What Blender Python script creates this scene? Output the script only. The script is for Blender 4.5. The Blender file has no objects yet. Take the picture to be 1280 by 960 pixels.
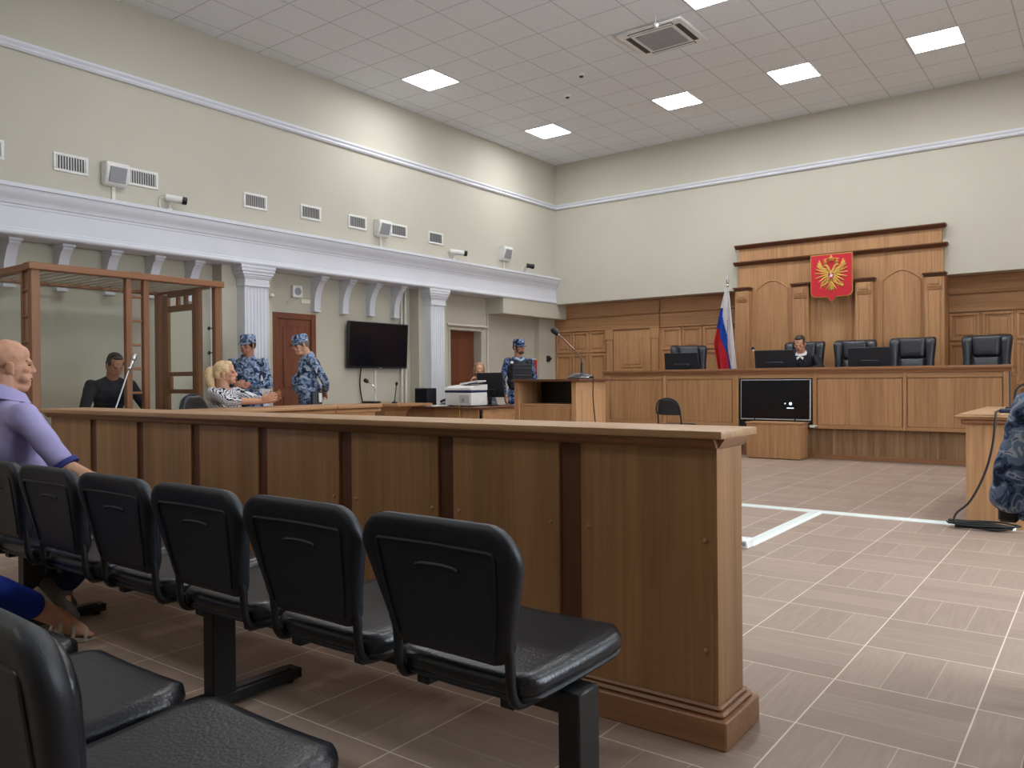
import bpy, bmesh, math, random
from mathutils import Vector, Matrix, Euler, noise
V = Vector
random.seed(7)
C = bpy.context.scene.collection
sc = bpy.context.scene
PI = math.pi

# ------------------------------------------------------------------ camera
yaw, pitch, roll = 0.644812, -0.00450866, 0.00823143
fwd = V((-math.sin(yaw)*math.cos(pitch), math.cos(yaw)*math.cos(pitch), math.sin(pitch)))
rgt = V((math.cos(yaw), math.sin(yaw), 0)); dwn = fwd.cross(rgt)
r2 = math.cos(roll)*rgt + math.sin(roll)*dwn
d2 = -math.sin(roll)*rgt + math.cos(roll)*dwn
cam_data = bpy.data.cameras.new('camera'); cam = bpy.data.objects.new('camera', cam_data); C.objects.link(cam)
u2 = -d2
cam.matrix_world = Matrix(((r2.x, u2.x, -fwd.x, 0), (r2.y, u2.y, -fwd.y, 0), (r2.z, u2.z, -fwd.z, 1.12), (0, 0, 0, 1)))
cam_data.sensor_width = 36.0; cam_data.lens = 993.765/1280*36.0
cam_data.clip_start = 0.02; cam_data.clip_end = 100
sc.camera = cam

# ------------------------------------------------------------------ light and exposure
world = bpy.data.worlds.new('world'); sc.world = world; world.use_nodes = True
world.node_tree.nodes['Background'].inputs[0].default_value = (0.75, 0.85, 1.0, 1)
world.node_tree.nodes['Background'].inputs[1].default_value = 0.0
vs = sc.view_settings
sc.display_settings.display_device = 'sRGB'
vs.view_transform = 'Standard'; vs.look = 'None'; vs.gamma = 1.0; vs.use_curve_mapping = False
vs.exposure = 1.28
sc.cycles.use_denoising = True
sc.cycles.max_bounces = 10; sc.cycles.diffuse_bounces = 5; sc.cycles.transparent_max_bounces = 16
LAMP = 17.0            # emission of the ceiling panels
DAYLIGHT = 6.0         # windows in the wall opposite the dock
# (x, y) of the lit ceiling panels
LAMPS = [(-7.79, 11.47), (-5.36, 11.47), (-3.57, 11.47), (-1.77, 11.47), (0.63, 11.47),
         (-7.79, 8.47), (-3.57, 8.47), (0.63, 8.47),
         (-6.57, 4.87), (-2.57, 4.87), (0.63, 4.87),  # unseen row; its panel by the left wall is placed to brighten that wall
         (-6.57, -1.13), (-3.57, -1.13)]  # unseen panels added as fill light for the bar front and floor

# ------------------------------------------------------------------ materials
MATS = {}
def new_mat(name):
    m = bpy.data.materials.new(name); m.use_nodes = True
    return m, m.node_tree, m.node_tree.nodes['Principled BSDF']
def lin(*c):
    return tuple(((x/255)/12.92 if x/255 <= .04045 else ((x/255+.055)/1.055)**2.4) for x in c) + (1,)
def node(nt, kind, **kw):
    n = nt.nodes.new(kind)
    for k, v in kw.items():
        if k.startswith('i_'): n.inputs[int(k[2:])].default_value = v
        else: setattr(n, k, v)
    return n
def ramp(nt, fac, stops, interp='LINEAR'):
    r = nt.nodes.new('ShaderNodeValToRGB'); r.color_ramp.interpolation = interp
    e = r.color_ramp.elements
    while len(e) < len(stops): e.new(0.5)
    for el, (p, c) in zip(e, stops): el.position = p; el.color = c
    nt.links.new(fac, r.inputs[0]); return r.outputs[0]
def coords(nt, scale=(1, 1, 1), kind='Object'):
    tc = nt.nodes.new('ShaderNodeTexCoord'); mp = nt.nodes.new('ShaderNodeMapping')
    mp.inputs['Scale'].default_value = scale
    nt.links.new(tc.outputs[kind], mp.inputs[0]); return mp.outputs[0]
def plain(name, rgb, rough=0.5, metal=0.0, spec=0.5, var=0.06, nscale=6.0, bump=0.0, bscale=200.0, emit=0.0, sheen=0.0, coat=0.0):
    """a paint, plastic, cloth or metal with a faint mottling"""
    if name in MATS: return MATS[name]
    m, nt, b = new_mat(name); L = nt.links
    c = lin(*rgb)
    co = coords(nt)
    n = node(nt, 'ShaderNodeTexNoise'); n.inputs['Scale'].default_value = nscale; n.inputs['Detail'].default_value = 4
    L.new(co, n.inputs['Vector'])
    lo = tuple(x*(1-var) for x in c[:3])+(1,); hi = tuple(min(1, x*(1+var)) for x in c[:3])+(1,)
    L.new(ramp(nt, n.outputs[0], [(0.3, lo), (0.7, hi)]), b.inputs['Base Color'])
    b.inputs['Roughness'].default_value = rough; b.inputs['Metallic'].default_value = metal
    b.inputs['Specular IOR Level'].default_value = spec
    if sheen: b.inputs['Sheen Weight'].default_value = sheen
    if coat: b.inputs['Coat Weight'].default_value = coat
    if emit:
        b.inputs['Emission Color'].default_value = c; b.inputs['Emission Strength'].default_value = emit
    if bump:
        n2 = node(nt, 'ShaderNodeTexNoise'); n2.inputs['Scale'].default_value = bscale; n2.inputs['Detail'].default_value = 3
        L.new(co, n2.inputs['Vector'])
        bp = node(nt, 'ShaderNodeBump'); bp.inputs['Strength'].default_value = bump; bp.inputs['Distance'].default_value = 0.01
        L.new(n2.outputs[0], bp.inputs['Height']); L.new(bp.outputs[0], b.inputs['Normal'])
    MATS[name] = m; return m
def wood(name, dark, light, axis='Z', rough=0.42, board=4.0, band=0.35):
    """laminate with grain along the given axis"""
    if name in MATS: return MATS[name]
    m, nt, b = new_mat(name); L = nt.links
    i = 'XYZ'.index(axis)
    s1 = [26.0]*3; s1[i] = 0.9
    s2 = [board]*3; s2[i] = 0.12
    n1 = node(nt, 'ShaderNodeTexNoise'); n1.inputs['Scale'].default_value = 1.6; n1.inputs['Detail'].default_value = 7; n1.inputs['Roughness'].default_value = .62
    n1.inputs['Distortion'].default_value = .4
    L.new(coords(nt, s1), n1.inputs['Vector'])
    n2 = node(nt, 'ShaderNodeTexNoise'); n2.inputs['Scale'].default_value = 1.0; n2.inputs['Detail'].default_value = 1.5
    L.new(coords(nt, s2), n2.inputs['Vector'])
    mix = node(nt, 'ShaderNodeMix'); mix.data_type = 'FLOAT'; mix.inputs[0].default_value = band
    L.new(n1.outputs[0], mix.inputs[2]); L.new(n2.outputs[0], mix.inputs[3])
    L.new(ramp(nt, mix.outputs[0], [(0.34, lin(*dark)), (0.66, lin(*light))]), b.inputs['Base Color'])
    b.inputs['Roughness'].default_value = rough; b.inputs['Specular IOR Level'].default_value = 0.4
    MATS[name] = m; return m
def cloth_pattern(name, stops, scale, distort=0.6, detail=3, stretch=(1, 1, 1), rough=0.85, wave=False):
    if name in MATS: return MATS[name]
    m, nt, b = new_mat(name); L = nt.links
    co = coords(nt, stretch)
    if wave:
        n = node(nt, 'ShaderNodeTexWave'); n.inputs['Scale'].default_value = scale; n.inputs['Distortion'].default_value = distort
        n.inputs['Detail'].default_value = detail; n.inputs['Detail Scale'].default_value = 1.2; n.bands_direction = 'DIAGONAL'
    else:
        n = node(nt, 'ShaderNodeTexNoise'); n.inputs['Scale'].default_value = scale; n.inputs['Detail'].default_value = detail
        n.inputs['Distortion'].default_value = distort
    L.new(co, n.inputs['Vector'])
    L.new(ramp(nt, n.outputs['Fac' if not wave else 1] if wave else n.outputs[0], [(p, lin(*c)) for p, c in stops], 'CONSTANT'), b.inputs['Base Color'])
    b.inputs['Roughness'].default_value = rough; b.inputs['Specular IOR Level'].default_value = 0.2
    MATS[name] = m; return m

WOOD_D, WOOD_L = (152, 110, 74), (190, 146, 104)
woodZ = wood('oak laminate upright grain', WOOD_D, WOOD_L, 'Z')
woodX = wood('oak laminate long grain', WOOD_D, WOOD_L, 'X')
woodY = wood('oak laminate cross grain', WOOD_D, WOOD_L, 'Y')
trimX = wood('oak moulding', (128, 88, 60), (162, 116, 82), 'X')
darkX = wood('walnut trim', (78, 46, 30), (116, 74, 50), 'X')
darkZ = wood('walnut strip', (82, 52, 36), (112, 72, 50), 'Z')
barZ = wood('bar panel laminate', (136, 99, 64), (174, 131, 89), 'Z', board=7.0, band=.5)
barX = wood('bar top laminate', (150, 112, 76), (196, 156, 114), 'X')
plankZ = wood('grey oak planks', (104, 76, 50), (168, 132, 98), 'Z', board=14.0, band=.45)
cageZ = wood('cage wood upright', (122, 80, 52), (152, 104, 70), 'Z')
cageY = wood('cage wood rail', (122, 80, 52), (152, 104, 70), 'Y')
doorZ = wood('door veneer', (96, 54, 36), (132, 78, 54), 'Z')
wallM = plain('cream wall paint', (190, 186, 173), 0.7, var=.02, nscale=1.2, spec=.2)
lowM = plain('beige lower wall paint', (190, 185, 170), 0.7, var=.03, nscale=1.2, spec=.2)
plasterM = plain('white plaster', (212, 214, 222), 0.55, var=.02, nscale=3, spec=.3)
leather = plain('black leather', (20, 23, 30), 0.3, var=.12, nscale=18, spec=.55, bump=.14, bscale=130)
chairleather = plain('black chair leather', (34, 38, 46), 0.34, var=.12, nscale=10, spec=.6, bump=.15, bscale=40)
plastic = plain('black plastic', (22, 27, 36), 0.5, var=.1, nscale=12, bump=.08, bscale=260)
metal_black = plain('black painted steel', (20, 21, 24), 0.42, var=.1, spec=.5)
steel = plain('brushed steel', (190, 190, 190), 0.3, metal=1.0)
chrome = plain('chrome', (215, 215, 215), 0.12, metal=1.0)
whiteP = plain('white plastic', (224, 224, 222), 0.45)
greyP = plain('grey grille', (150, 152, 158), 0.6, bump=.3, bscale=400)
darkgrey = plain('dark grey slot', (45, 45, 48), 0.6)
screen = plain('dark screen', (12, 14, 22), 0.16, var=.05, spec=.5)
paperM = plain('paper', (232, 232, 230), 0.8)
gold = plain('gilt relief', (205, 165, 84), 0.38, metal=.55, var=.12, nscale=30)
redM = plain('red enamel', (196, 36, 52), 0.35, var=.04)
redbox = plain('red cabinet paint', (170, 34, 38), 0.4)
silverM = plain('silver relief', (205, 205, 215), 0.35, metal=.5)
rubber = plain('black rubber cable', (22, 22, 24), 0.6)
whitecable = plain('white cable trunking', (218, 214, 204), 0.5)
capM = plain('white channel', (214, 222, 218), 0.5, var=.05, nscale=30)

def glass_mat():
    m, nt, b = new_mat('clear pane'); nt.nodes.remove(b)
    tr = node(nt, 'ShaderNodeBsdfTransparent'); tr.inputs[0].default_value = (0.965, 0.98, 0.968, 1)
    gl = node(nt, 'ShaderNodeBsdfGlossy'); gl.inputs['Roughness'].default_value = 0.03
    fr = node(nt, 'ShaderNodeFresnel'); fr.inputs[0].default_value = 1.45
    mx = node(nt, 'ShaderNodeMixShader')
    ge = node(nt, 'ShaderNodeNewGeometry'); sb = node(nt, 'ShaderNodeMath', operation='SUBTRACT'); sb.inputs[0].default_value = 1.0
    mu = node(nt, 'ShaderNodeMath', operation='MULTIPLY')                 # the sheet reflects where the ray enters it
    nt.links.new(ge.outputs['Backfacing'], sb.inputs[1]); nt.links.new(sb.outputs[0], mu.inputs[0]); nt.links.new(fr.outputs[0], mu.inputs[1])
    nt.links.new(mu.outputs[0], mx.inputs[0]); nt.links.new(tr.outputs[0], mx.inputs[1]); nt.links.new(gl.outputs[0], mx.inputs[2])
    nt.links.new(mx.outputs[0], nt.nodes['Material Output'].inputs[0]); return m
glassM = glass_mat()
def emit_mat(name, rgb, s):
    m, nt, b = new_mat(name); nt.nodes.remove(b)
    e = node(nt, 'ShaderNodeEmission'); e.inputs[0].default_value = rgb+(1,); e.inputs[1].default_value = s
    nt.links.new(e.outputs[0], nt.nodes['Material Output'].inputs[0]); return m
lampM = emit_mat('lit diffuser', (0.98, 0.99, 1.0), LAMP)
skyM = emit_mat('daylight pane', (0.80, 0.90, 1.0), DAYLIGHT)
iconM = emit_mat('screen icon glow', (0.65, 0.9, 1.0), 1.3)

def M_(nt, op, a, b=None, c=None):
    n = nt.nodes.new('ShaderNodeMath'); n.operation = op
    for k, x in enumerate((a, b, c)):
        if x is None: continue
        if isinstance(x, (int, float)): n.inputs[k].default_value = x
        else: nt.links.new(x, n.inputs[k])
    return n.outputs[0]
def floor_mat():
    m, nt, b = new_mat('ceramic floor tile'); L = nt.links
    tc = node(nt, 'ShaderNodeTexCoord'); sp = node(nt, 'ShaderNodeSeparateXYZ'); L.new(tc.outputs['Object'], sp.inputs[0])
    S = 0.461
    u = M_(nt, 'DIVIDE', M_(nt, 'ADD', sp.outputs[0], 1.283), S); v = M_(nt, 'DIVIDE', M_(nt, 'SUBTRACT', sp.outputs[1], 2.15), S)
    fl = lambda x: M_(nt, 'FLOOR', x)
    def line(x, w): return M_(nt, 'GREATER_THAN', M_(nt, 'ABSOLUTE', M_(nt, 'SUBTRACT', M_(nt, 'FRACT', x), .5)), .5-w)
    par = M_(nt, 'MODULO', M_(nt, 'ADD', M_(nt, 'ADD', fl(u), fl(v)), 400), 2)
    par = M_(nt, 'GREATER_THAN', par, .5)
    minor = M_(nt, 'ADD', M_(nt, 'MULTIPLY', line(M_(nt, 'MULTIPLY', u, 3), .010), par),
               M_(nt, 'MULTIPLY', line(M_(nt, 'MULTIPLY', v, 3), .008), M_(nt, 'SUBTRACT', 1, par)))
    major = M_(nt, 'MAXIMUM', line(u, .0055), line(v, .0055))
    g = M_(nt, 'MINIMUM', M_(nt, 'ADD', M_(nt, 'MULTIPLY', minor, .45), major), 1.0)
    # every strip its own tone and a grain along it
    cv = node(nt, 'ShaderNodeCombineXYZ')
    su = M_(nt, 'ADD', M_(nt, 'MULTIPLY', fl(u), 3), M_(nt, 'MULTIPLY', M_(nt, 'FLOOR', M_(nt, 'MULTIPLY', M_(nt, 'FRACT', u), 3)), par))
    sv = M_(nt, 'ADD', M_(nt, 'MULTIPLY', fl(v), 3), M_(nt, 'MULTIPLY', M_(nt, 'FLOOR', M_(nt, 'MULTIPLY', M_(nt, 'FRACT', v), 3)), M_(nt, 'SUBTRACT', 1, par)))
    L.new(su, cv.inputs[0]); L.new(sv, cv.inputs[1])
    wn = node(nt, 'ShaderNodeTexWhiteNoise'); wn.noise_dimensions = '2D'; L.new(cv.outputs[0], wn.inputs['Vector'])
    na = node(nt, 'ShaderNodeTexNoise'); na.inputs['Scale'].default_value = 1; na.inputs['Detail'].default_value = 5; L.new(coords(nt, (70, 5, 1)), na.inputs['Vector'])
    nb = node(nt, 'ShaderNodeTexNoise'); nb.inputs['Scale'].default_value = 1; nb.inputs['Detail'].default_value = 5; L.new(coords(nt, (5, 70, 1)), nb.inputs['Vector'])
    grain = M_(nt, 'ADD', M_(nt, 'MULTIPLY', na.outputs[0], par), M_(nt, 'MULTIPLY', nb.outputs[0], M_(nt, 'SUBTRACT', 1, par)))
    tone = M_(nt, 'ADD', M_(nt, 'MULTIPLY', wn.outputs[0], .3), M_(nt, 'MULTIPLY', grain, .7))
    base = ramp(nt, tone, [(0.2, lin(138, 117, 103)), (0.8, lin(162, 141, 126))])
    mx = node(nt, 'ShaderNodeMix'); mx.data_type = 'RGBA'
    L.new(g, mx.inputs[0]); L.new(base, mx.inputs[6]); mx.inputs[7].default_value = lin(216, 202, 186)
    L.new(mx.outputs[2], b.inputs['Base Color'])
    b.inputs['Roughness'].default_value = 0.5; b.inputs['Specular IOR Level'].default_value = 0.5
    return m
floorM = floor_mat()
def ceil_mat():
    m, nt, b = new_mat('mineral ceiling tile'); L = nt.links
    tc = node(nt, 'ShaderNodeTexCoord'); sp = node(nt, 'ShaderNodeSeparateXYZ'); L.new(tc.outputs['Object'], sp.inputs[0])
    def ax(o, c): return M_(nt, 'ABSOLUTE', M_(nt, 'SUBTRACT', M_(nt, 'FRACT', M_(nt, 'DIVIDE', M_(nt, 'ADD', o, c), .6)), .5))
    a, c = ax(sp.outputs[0], 7.79+.3+60), ax(sp.outputs[1], -11.47+.3+60)
    ln = M_(nt, 'MAXIMUM', M_(nt, 'GREATER_THAN', a, .488), M_(nt, 'GREATER_THAN', c, .488))
    n = node(nt, 'ShaderNodeTexNoise'); n.inputs['Scale'].default_value = 90; L.new(tc.outputs['Object'], n.inputs['Vector'])
    base = ramp(nt, n.outputs[0], [(.3, lin(218, 221, 226)), (.7, lin(232, 235, 240))])
    mx = node(nt, 'ShaderNodeMix'); mx.data_type = 'RGBA'; L.new(M_(nt, 'MULTIPLY', ln, .45), mx.inputs[0]); L.new(base, mx.inputs[6]); mx.inputs[7].default_value = lin(128, 127, 127)
    L.new(mx.outputs[2], b.inputs['Base Color']); b.inputs['Roughness'].default_value = .85; b.inputs['Specular IOR Level'].default_value = .1
    return m
ceilM = ceil_mat()
camo = cloth_pattern('blue grey camouflage', [(0, (40, 48, 68)), (.40, (74, 92, 124)), (.48, (122, 142, 172)), (.55, (184, 194, 210)), (.60, (92, 112, 146))], 15, 1.1, 3)
camo_dark = cloth_pattern('navy camouflage', [(0, (22, 28, 46)), (.42, (44, 60, 98)), (.50, (94, 118, 160)), (.57, (140, 160, 192)), (.62, (40, 54, 86))], 13, 1.2, 3)
zebra = cloth_pattern('zebra blouse cloth', [(0, (36, 36, 44)), (.36, (218, 218, 224))], 22, 6.0, 2.5, (1, 1, 1.6), wave=True)
skinA = plain('skin', (202, 152, 124), 0.5, var=.07, nscale=22, spec=.35)
skinB = plain('tanned skin', (180, 128, 104), 0.48, var=.08, nscale=22, spec=.4)
lilac = plain('lilac cotton', (170, 162, 206), 0.85, var=.05, nscale=9, spec=.15)
navy = plain('navy cotton', (30, 36, 56), 0.85, var=.1, spec=.15)
navytrim = plain('navy cuff', (44, 48, 120), 0.8)
bluecloth = plain('royal blue cotton', (36, 58, 150), 0.85, var=.1, spec=.15)
blackcloth = plain('black cloth', (20, 20, 24), 0.8, var=.15, nscale=14, spec=.2)
robeM = plain('black robe cloth', (22, 25, 32), 0.7, var=.15, nscale=14, spec=.25)
greycloth = plain('grey cloth', (86, 88, 98), 0.85, var=.1)
hair_dark = plain('dark brown hair', (52, 42, 36), 0.6, var=.3, nscale=60)
hair_grey = plain('greying hair', (112, 106, 100), 0.6, var=.25, nscale=60)
hair_blonde = plain('blonde hair', (212, 184, 140), 0.5, var=.25, nscale=50)
hair_lightbrown = plain('light brown hair', (150, 116, 80), 0.5, var=.25, nscale=50)
beardM = plain('reddish beard', (96, 62, 44), 0.7, var=.2, nscale=60)
eyeM = plain('dark eye', (30, 24, 22), 0.25)
lipM = plain('lips', (168, 96, 88), 0.45)
vestM = plain('black armour vest', (30, 33, 38), 0.75, var=.15, nscale=20, bump=.2, bscale=150)
shoeM = plain('grey canvas shoe', (92, 86, 78), 0.8, var=.15)
soleM = plain('pale rubber sole', (196, 190, 176), 0.6)
sandalM = plain('beige sandal strap', (186, 176, 158), 0.6)
flagW = plain('white flag silk', (232, 232, 236), 0.6, spec=.3); flagB = plain('blue flag silk', (36, 84, 196), 0.6, spec=.3); flagR = plain('red flag silk', (206, 42, 52), 0.6, spec=.3)

# ------------------------------------------------------------------ geometry helpers
def nb(): return bmesh.new()
def box(bm, x0, x1, y0, y1, z0, z1, bev=0.0, mi=0, seg=1):
    return obox(bm, ((x0+x1)/2, (y0+y1)/2, (z0+z1)/2), (abs(x1-x0)/2, abs(y1-y0)/2, abs(z1-z0)/2), None, bev, mi, seg)
def obox(bm, c, h, rot=None, bev=0.0, mi=0, seg=1):
    """a box of half sizes h, turned by a 3x3 matrix"""
    R = rot if rot is not None else Matrix.Identity(3)
    c = V(c); vs_ = []
    for z in (-1, 1):
        for y in (-1, 1):
            for x in (-1, 1):
                vs_.append(bm.verts.new(c + R @ V((x*h[0], y*h[1], z*h[2]))))
    fs = [bm.faces.new([vs_[i] for i in q]) for q in ((0, 2, 3, 1), (4, 5, 7, 6), (0, 1, 5, 4), (2, 6, 7, 3), (0, 4, 6, 2), (1, 3, 7, 5))]
    for f in fs: f.material_index = mi
    if bev:
        es = list({e for f in fs for e in f.edges})
        bmesh.ops.bevel(bm, geom=es, offset=bev, segments=seg, affect='EDGES', profile=.6, material=-1)
    return bm
def frame_of(d):
    d = V(d).normalized(); a = V((0, 0, 1)) if abs(d.z) < .9 else V((1, 0, 0))
    x = d.cross(a).normalized(); return x, d.cross(x).normalized(), d
def rings(bm, rs, caps=True, mi=0):
    """rs: list of rings of points -> closed loft"""
    R = [[bm.verts.new(p) for p in r] for r in rs]; n = len(R[0])
    for a, b in zip(R, R[1:]):
        for i in range(n):
            j = (i+1) % n
            f = bm.faces.new((a[i], a[j], b[j], b[i])); f.material_index = mi
    if caps:
        f = bm.faces.new(R[0][::-1]); f.material_index = mi
        f = bm.faces.new(R[-1]); f.material_index = mi
    return bm
def cyl(bm, p0, p1, r0, r1=None, n=16, mi=0):
    r1 = r0 if r1 is None else r1; p0, p1 = V(p0), V(p1); x, y, d = frame_of(p1-p0)
    c = [(math.cos(2*PI*i/n), math.sin(2*PI*i/n)) for i in range(n)]
    return rings(bm, [[p + x*(r*a) + y*(r*b) for a, b in c] for p, r in ((p0, r0), (p1, r1))], True, mi)
def smooth_path(pts, k=6):
    pts = [V(p) for p in pts]
    if len(pts) < 3: return pts
    out = []; P = [2*pts[0]-pts[1]] + pts + [2*pts[-1]-pts[-2]]
    for i in range(1, len(P)-2):
        for s in range(k):
            t = s/k
            out.append(.5*((2*P[i]) + (P[i+1]-P[i-1])*t + (2*P[i-1]-5*P[i]+4*P[i+1]-P[i+2])*t*t + (3*P[i]-P[i-1]-3*P[i+1]+P[i+2])*t**3))
    return out + [pts[-1]]
def tube(bm, pts, r, n=8, smooth=True, mi=0):
    pts = smooth_path(pts) if smooth else [V(p) for p in pts]
    x = None; rs = []
    for i, p in enumerate(pts):
        d = (pts[min(i+1, len(pts)-1)] - pts[max(i-1, 0)]).normalized()
        if x is None: x = frame_of(d)[0]
        x = (x - d*x.dot(d)).normalized(); y = d.cross(x)
        rr = r(i/(len(pts)-1)) if callable(r) else r
        rs.append([p + x*rr*math.cos(2*PI*k/n) + y*rr*math.sin(2*PI*k/n) for k in range(n)])
    return rings(bm, rs, True, mi)
def lathe(bm, prof, c=(0, 0, 0), n=24, axis=None, mi=0):
    c = V(c); x, y, d = (V((1, 0, 0)), V((0, 1, 0)), V((0, 0, 1))) if axis is None else frame_of(axis)
    return rings(bm, [[c + x*(r*math.cos(2*PI*i/n)) + y*(r*math.sin(2*PI*i/n)) + d*z for i in range(n)] for r, z in prof], True, mi)
def prism(bm, poly, o, ux, uy, ud, mi=0):
    """polygon (2d) in the plane o, ux, uy pushed along ud"""
    o, ux, uy, ud = V(o), V(ux), V(uy), V(ud)
    a = [bm.verts.new(o + ux*p[0] + uy*p[1]) for p in poly]; b = [bm.verts.new(v.co + ud) for v in a]
    n = len(poly)
    fs = [bm.faces.new(a[::-1]), bm.faces.new(b)] + [bm.faces.new((a[i], a[(i+1) % n], b[(i+1) % n], b[i])) for i in range(n)]
    for f in fs: f.material_index = mi
    return bm
def sweep(bm, prof, o, ux, uy, ud):
    return prism(bm, prof, o, ux, uy, ud)
def ellip(bm, c, r, rot=None, sub=2, mi=0):
    c = V(c); R = rot if rot is not None else Matrix.Identity(3)
    g = bmesh.ops.create_icosphere(bm, subdivisions=sub, radius=1.0)
    for v in g['verts']: v.co = c + R @ V((v.co.x*r[0], v.co.y*r[1], v.co.z*r[2]))
    for v in g['verts']:
        for f in v.link_faces: f.material_index = mi
    return bm
def capsule(bm, p0, p1, r0, r1=None, n=14, flat=None):
    """round-ended tapered limb; flat=(axis, factor) squeezes it along an axis"""
    r1 = r0 if r1 is None else r1; p0, p1 = V(p0), V(p1); x, y, d = frame_of(p1-p0); L = (p1-p0).length
    prof = [(r0*math.cos(t), -r0*math.sin(t)) for t in (1.45, 1.1, .7, .35)] + [(r0, 0), ((r0+r1)/2, L/2), (r1, L)] + [(r1*math.cos(t), L+r1*math.sin(t)) for t in (.35, .7, 1.1, 1.45)]
    rs = [[p0 + x*(r*math.cos(2*PI*i/n)) + y*(r*math.sin(2*PI*i/n)) + d*z for i in range(n)] for r, z in prof]
    if flat:
        a, k = V(flat[0]).normalized(), flat[1]; m = (p0+p1)/2
        rs = [[p - a*((p-m).dot(a) - ((p0 + d*z)-m).dot(a))*(1-k) for p in r] for (rr, z), r in zip(prof, rs)]
    return rings(bm, rs)
def pillow(bm, rows, o, ux, uy, un, thick, nx=12, edge=.03, curve=0.0, curve_v=0.0, mi=0):
    """padded slab: rows = [(height, half width)], o origin, ux across, uy along the rows, un the face normal; curve bows it across"""
    o, ux, uy, un = V(o), V(ux), V(uy), V(un); h0, h1 = rows[0][0], rows[-1][0]
    F, B = [], []
    for h, w in rows:
        rf, rb = [], []
        for i in range(nx+1):
            s = -math.cos(PI*i/nx); x = s*w
            d = min(max(0, (1-abs(s))*w), h-h0, h1-h); e = min(1.0, d/edge)
            t = thick*.5*math.sqrt(max(0, 1-(1-e)**2))
            off = curve*x*x + curve_v*((h-h0)/(h1-h0)-.5)**2
            p = o + ux*x + uy*h + un*off
            rf.append(bm.verts.new(p + un*t)); rb.append(bm.verts.new(p - un*t))
        F.append(rf); B.append(rb)
    for j in range(len(rows)-1):
        for i in range(nx):
            f = bm.faces.new((F[j][i], F[j][i+1], F[j+1][i+1], F[j+1][i])); f.material_index = mi
            f = bm.faces.new((B[j][i], B[j+1][i], B[j+1][i+1], B[j][i+1])); f.material_index = mi
    bmesh.ops.remove_doubles(bm, verts=bm.verts[:], dist=1e-5)
    return bm
def round_rows(h0, h1, wb, wt, rb, rt, n=5, mid=4):
    """rows of a rounded outline that widens from wb (bottom half width) to wt (top)"""
    out = []
    for k in range(n+1):
        a = PI/2*k/n; z = h0 + rb*(1-math.cos(a)); out.append((z, wb - rb + rb*math.sin(a)))
    for k in range(1, mid):
        t = k/mid; z = (h0+rb)*(1-t) + (h1-rt)*t; out.append((z, wb*(1-t)+wt*t))
    for k in range(n, -1, -1):
        a = PI/2*k/n; z = h1 - rt*(1-math.cos(a)); out.append((z, wt - rt + rt*math.sin(a)))
    return out
def finish(bm, ang=.62):
    bmesh.ops.recalc_face_normals(bm, faces=bm.faces[:])
    for f in bm.faces: f.smooth = True
    for e in bm.edges:
        e.smooth = not (len(e.link_faces) == 2 and e.calc_face_angle(0) > ang)
def place_of(o): return Matrix.Translation(o.location) @ o.rotation_euler.to_matrix().to_4x4()
def obj(name, bm, mats, parent=None, local=False, ang=.62):
    """one mesh object; a part given in world coordinates is brought into its thing's own"""
    finish(bm, ang)
    me = bpy.data.meshes.new(name)
    if parent is not None and not local:
        M = Matrix.Identity(4); p = parent
        while p is not None: M = place_of(p) @ M; p = p.parent
        bm.transform(M.inverted())
    bm.to_mesh(me); bm.free()
    for m in (mats if isinstance(mats, (list, tuple)) else [mats]): me.materials.append(m)
    o = bpy.data.objects.new(name, me); C.objects.link(o)
    if parent is not None: o.parent = parent
    return o
def thing(name, label, cat, loc=(0, 0, 0), rotz=0.0, group=None):
    o = bpy.data.objects.new(name, None); C.objects.link(o); o.empty_display_size = .1
    o.location = loc; o.rotation_euler = (0, 0, rotz)
    return tag(o, label, cat, group)
def tag(o, label, cat, group=None):
    o['label'] = label; o['category'] = cat
    if group: o['group'] = group
    return o
def struct(name, bm, mats, parent=None, **k):
    o = obj(name, bm, mats, parent, **k)
    if parent is None: o['kind'] = 'structure'
    return o
def dup(root, loc, rotz=None, label=None, group=None):
    """a copy of a thing with copies of its parts and sub-parts"""
    def cp(o, par):
        c = o.copy(); C.objects.link(c)
        if par is not None: c.parent = par
        for ch in list(o.children): cp(ch, c)
        return c
    r = cp(root, None); r.location = loc
    if rotz is not None: r.rotation_euler = (0, 0, rotz)
    if label: r['label'] = label
    if group: r['group'] = group
    return r

# ------------------------------------------------------------------ the room
XL, XW, XR = -8.94, -9.35, 1.95       # upper left wall, recessed lower left wall, opposite wall
YB, YP, YF = 13.39, 13.79, -3.0       # upper back wall, recessed panelling, wall behind
ZC = 5.45
b = nb(); box(b, XW-.2, XR+.2, YF-.2, YP+.2, -.1, 0); struct('floor', b, floorM)
b = nb(); box(b, XW-.2, XR+.2, YF-.2, YP+.2, ZC, ZC+.1); struct('ceiling', b, ceilM)
b = nb(); box(b, XL-.6, XL, YF, YP+.2, 2.66, ZC); struct('wall_left_upper', b, wallM)
b = nb()                                               # lower left wall with the open doorway
for (y0, y1, z0, z1) in ((YF, 10.62, 0, 2.66), (10.62, 11.48, 2.03, 2.66), (11.48, YP+.2, 0, 2.66)): box(b, XW-.22, XW, y0, y1, z0, z1)
struct('wall_left_lower', b, lowM)
b = nb(); box(b, XL, XR+.2, YB, YP+.2, 2.645, ZC); struct('wall_back_upper', b, wallM)
b = nb(); box(b, XW-.2, XR+.2, YP, YP+.2, 0, 2.66); struct('wall_back_lower', b, woodZ)
b = nb()                                               # wall opposite the dock, with three windows
wins = [(3.0, 4.6), (5.2, 6.8)]
ys = [YF] + [y for w in wins for y in w] + [YP+.2]
for i in range(0, len(ys), 2): box(b, XR, XR+.2, ys[i], ys[i+1], 0, ZC)
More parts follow.
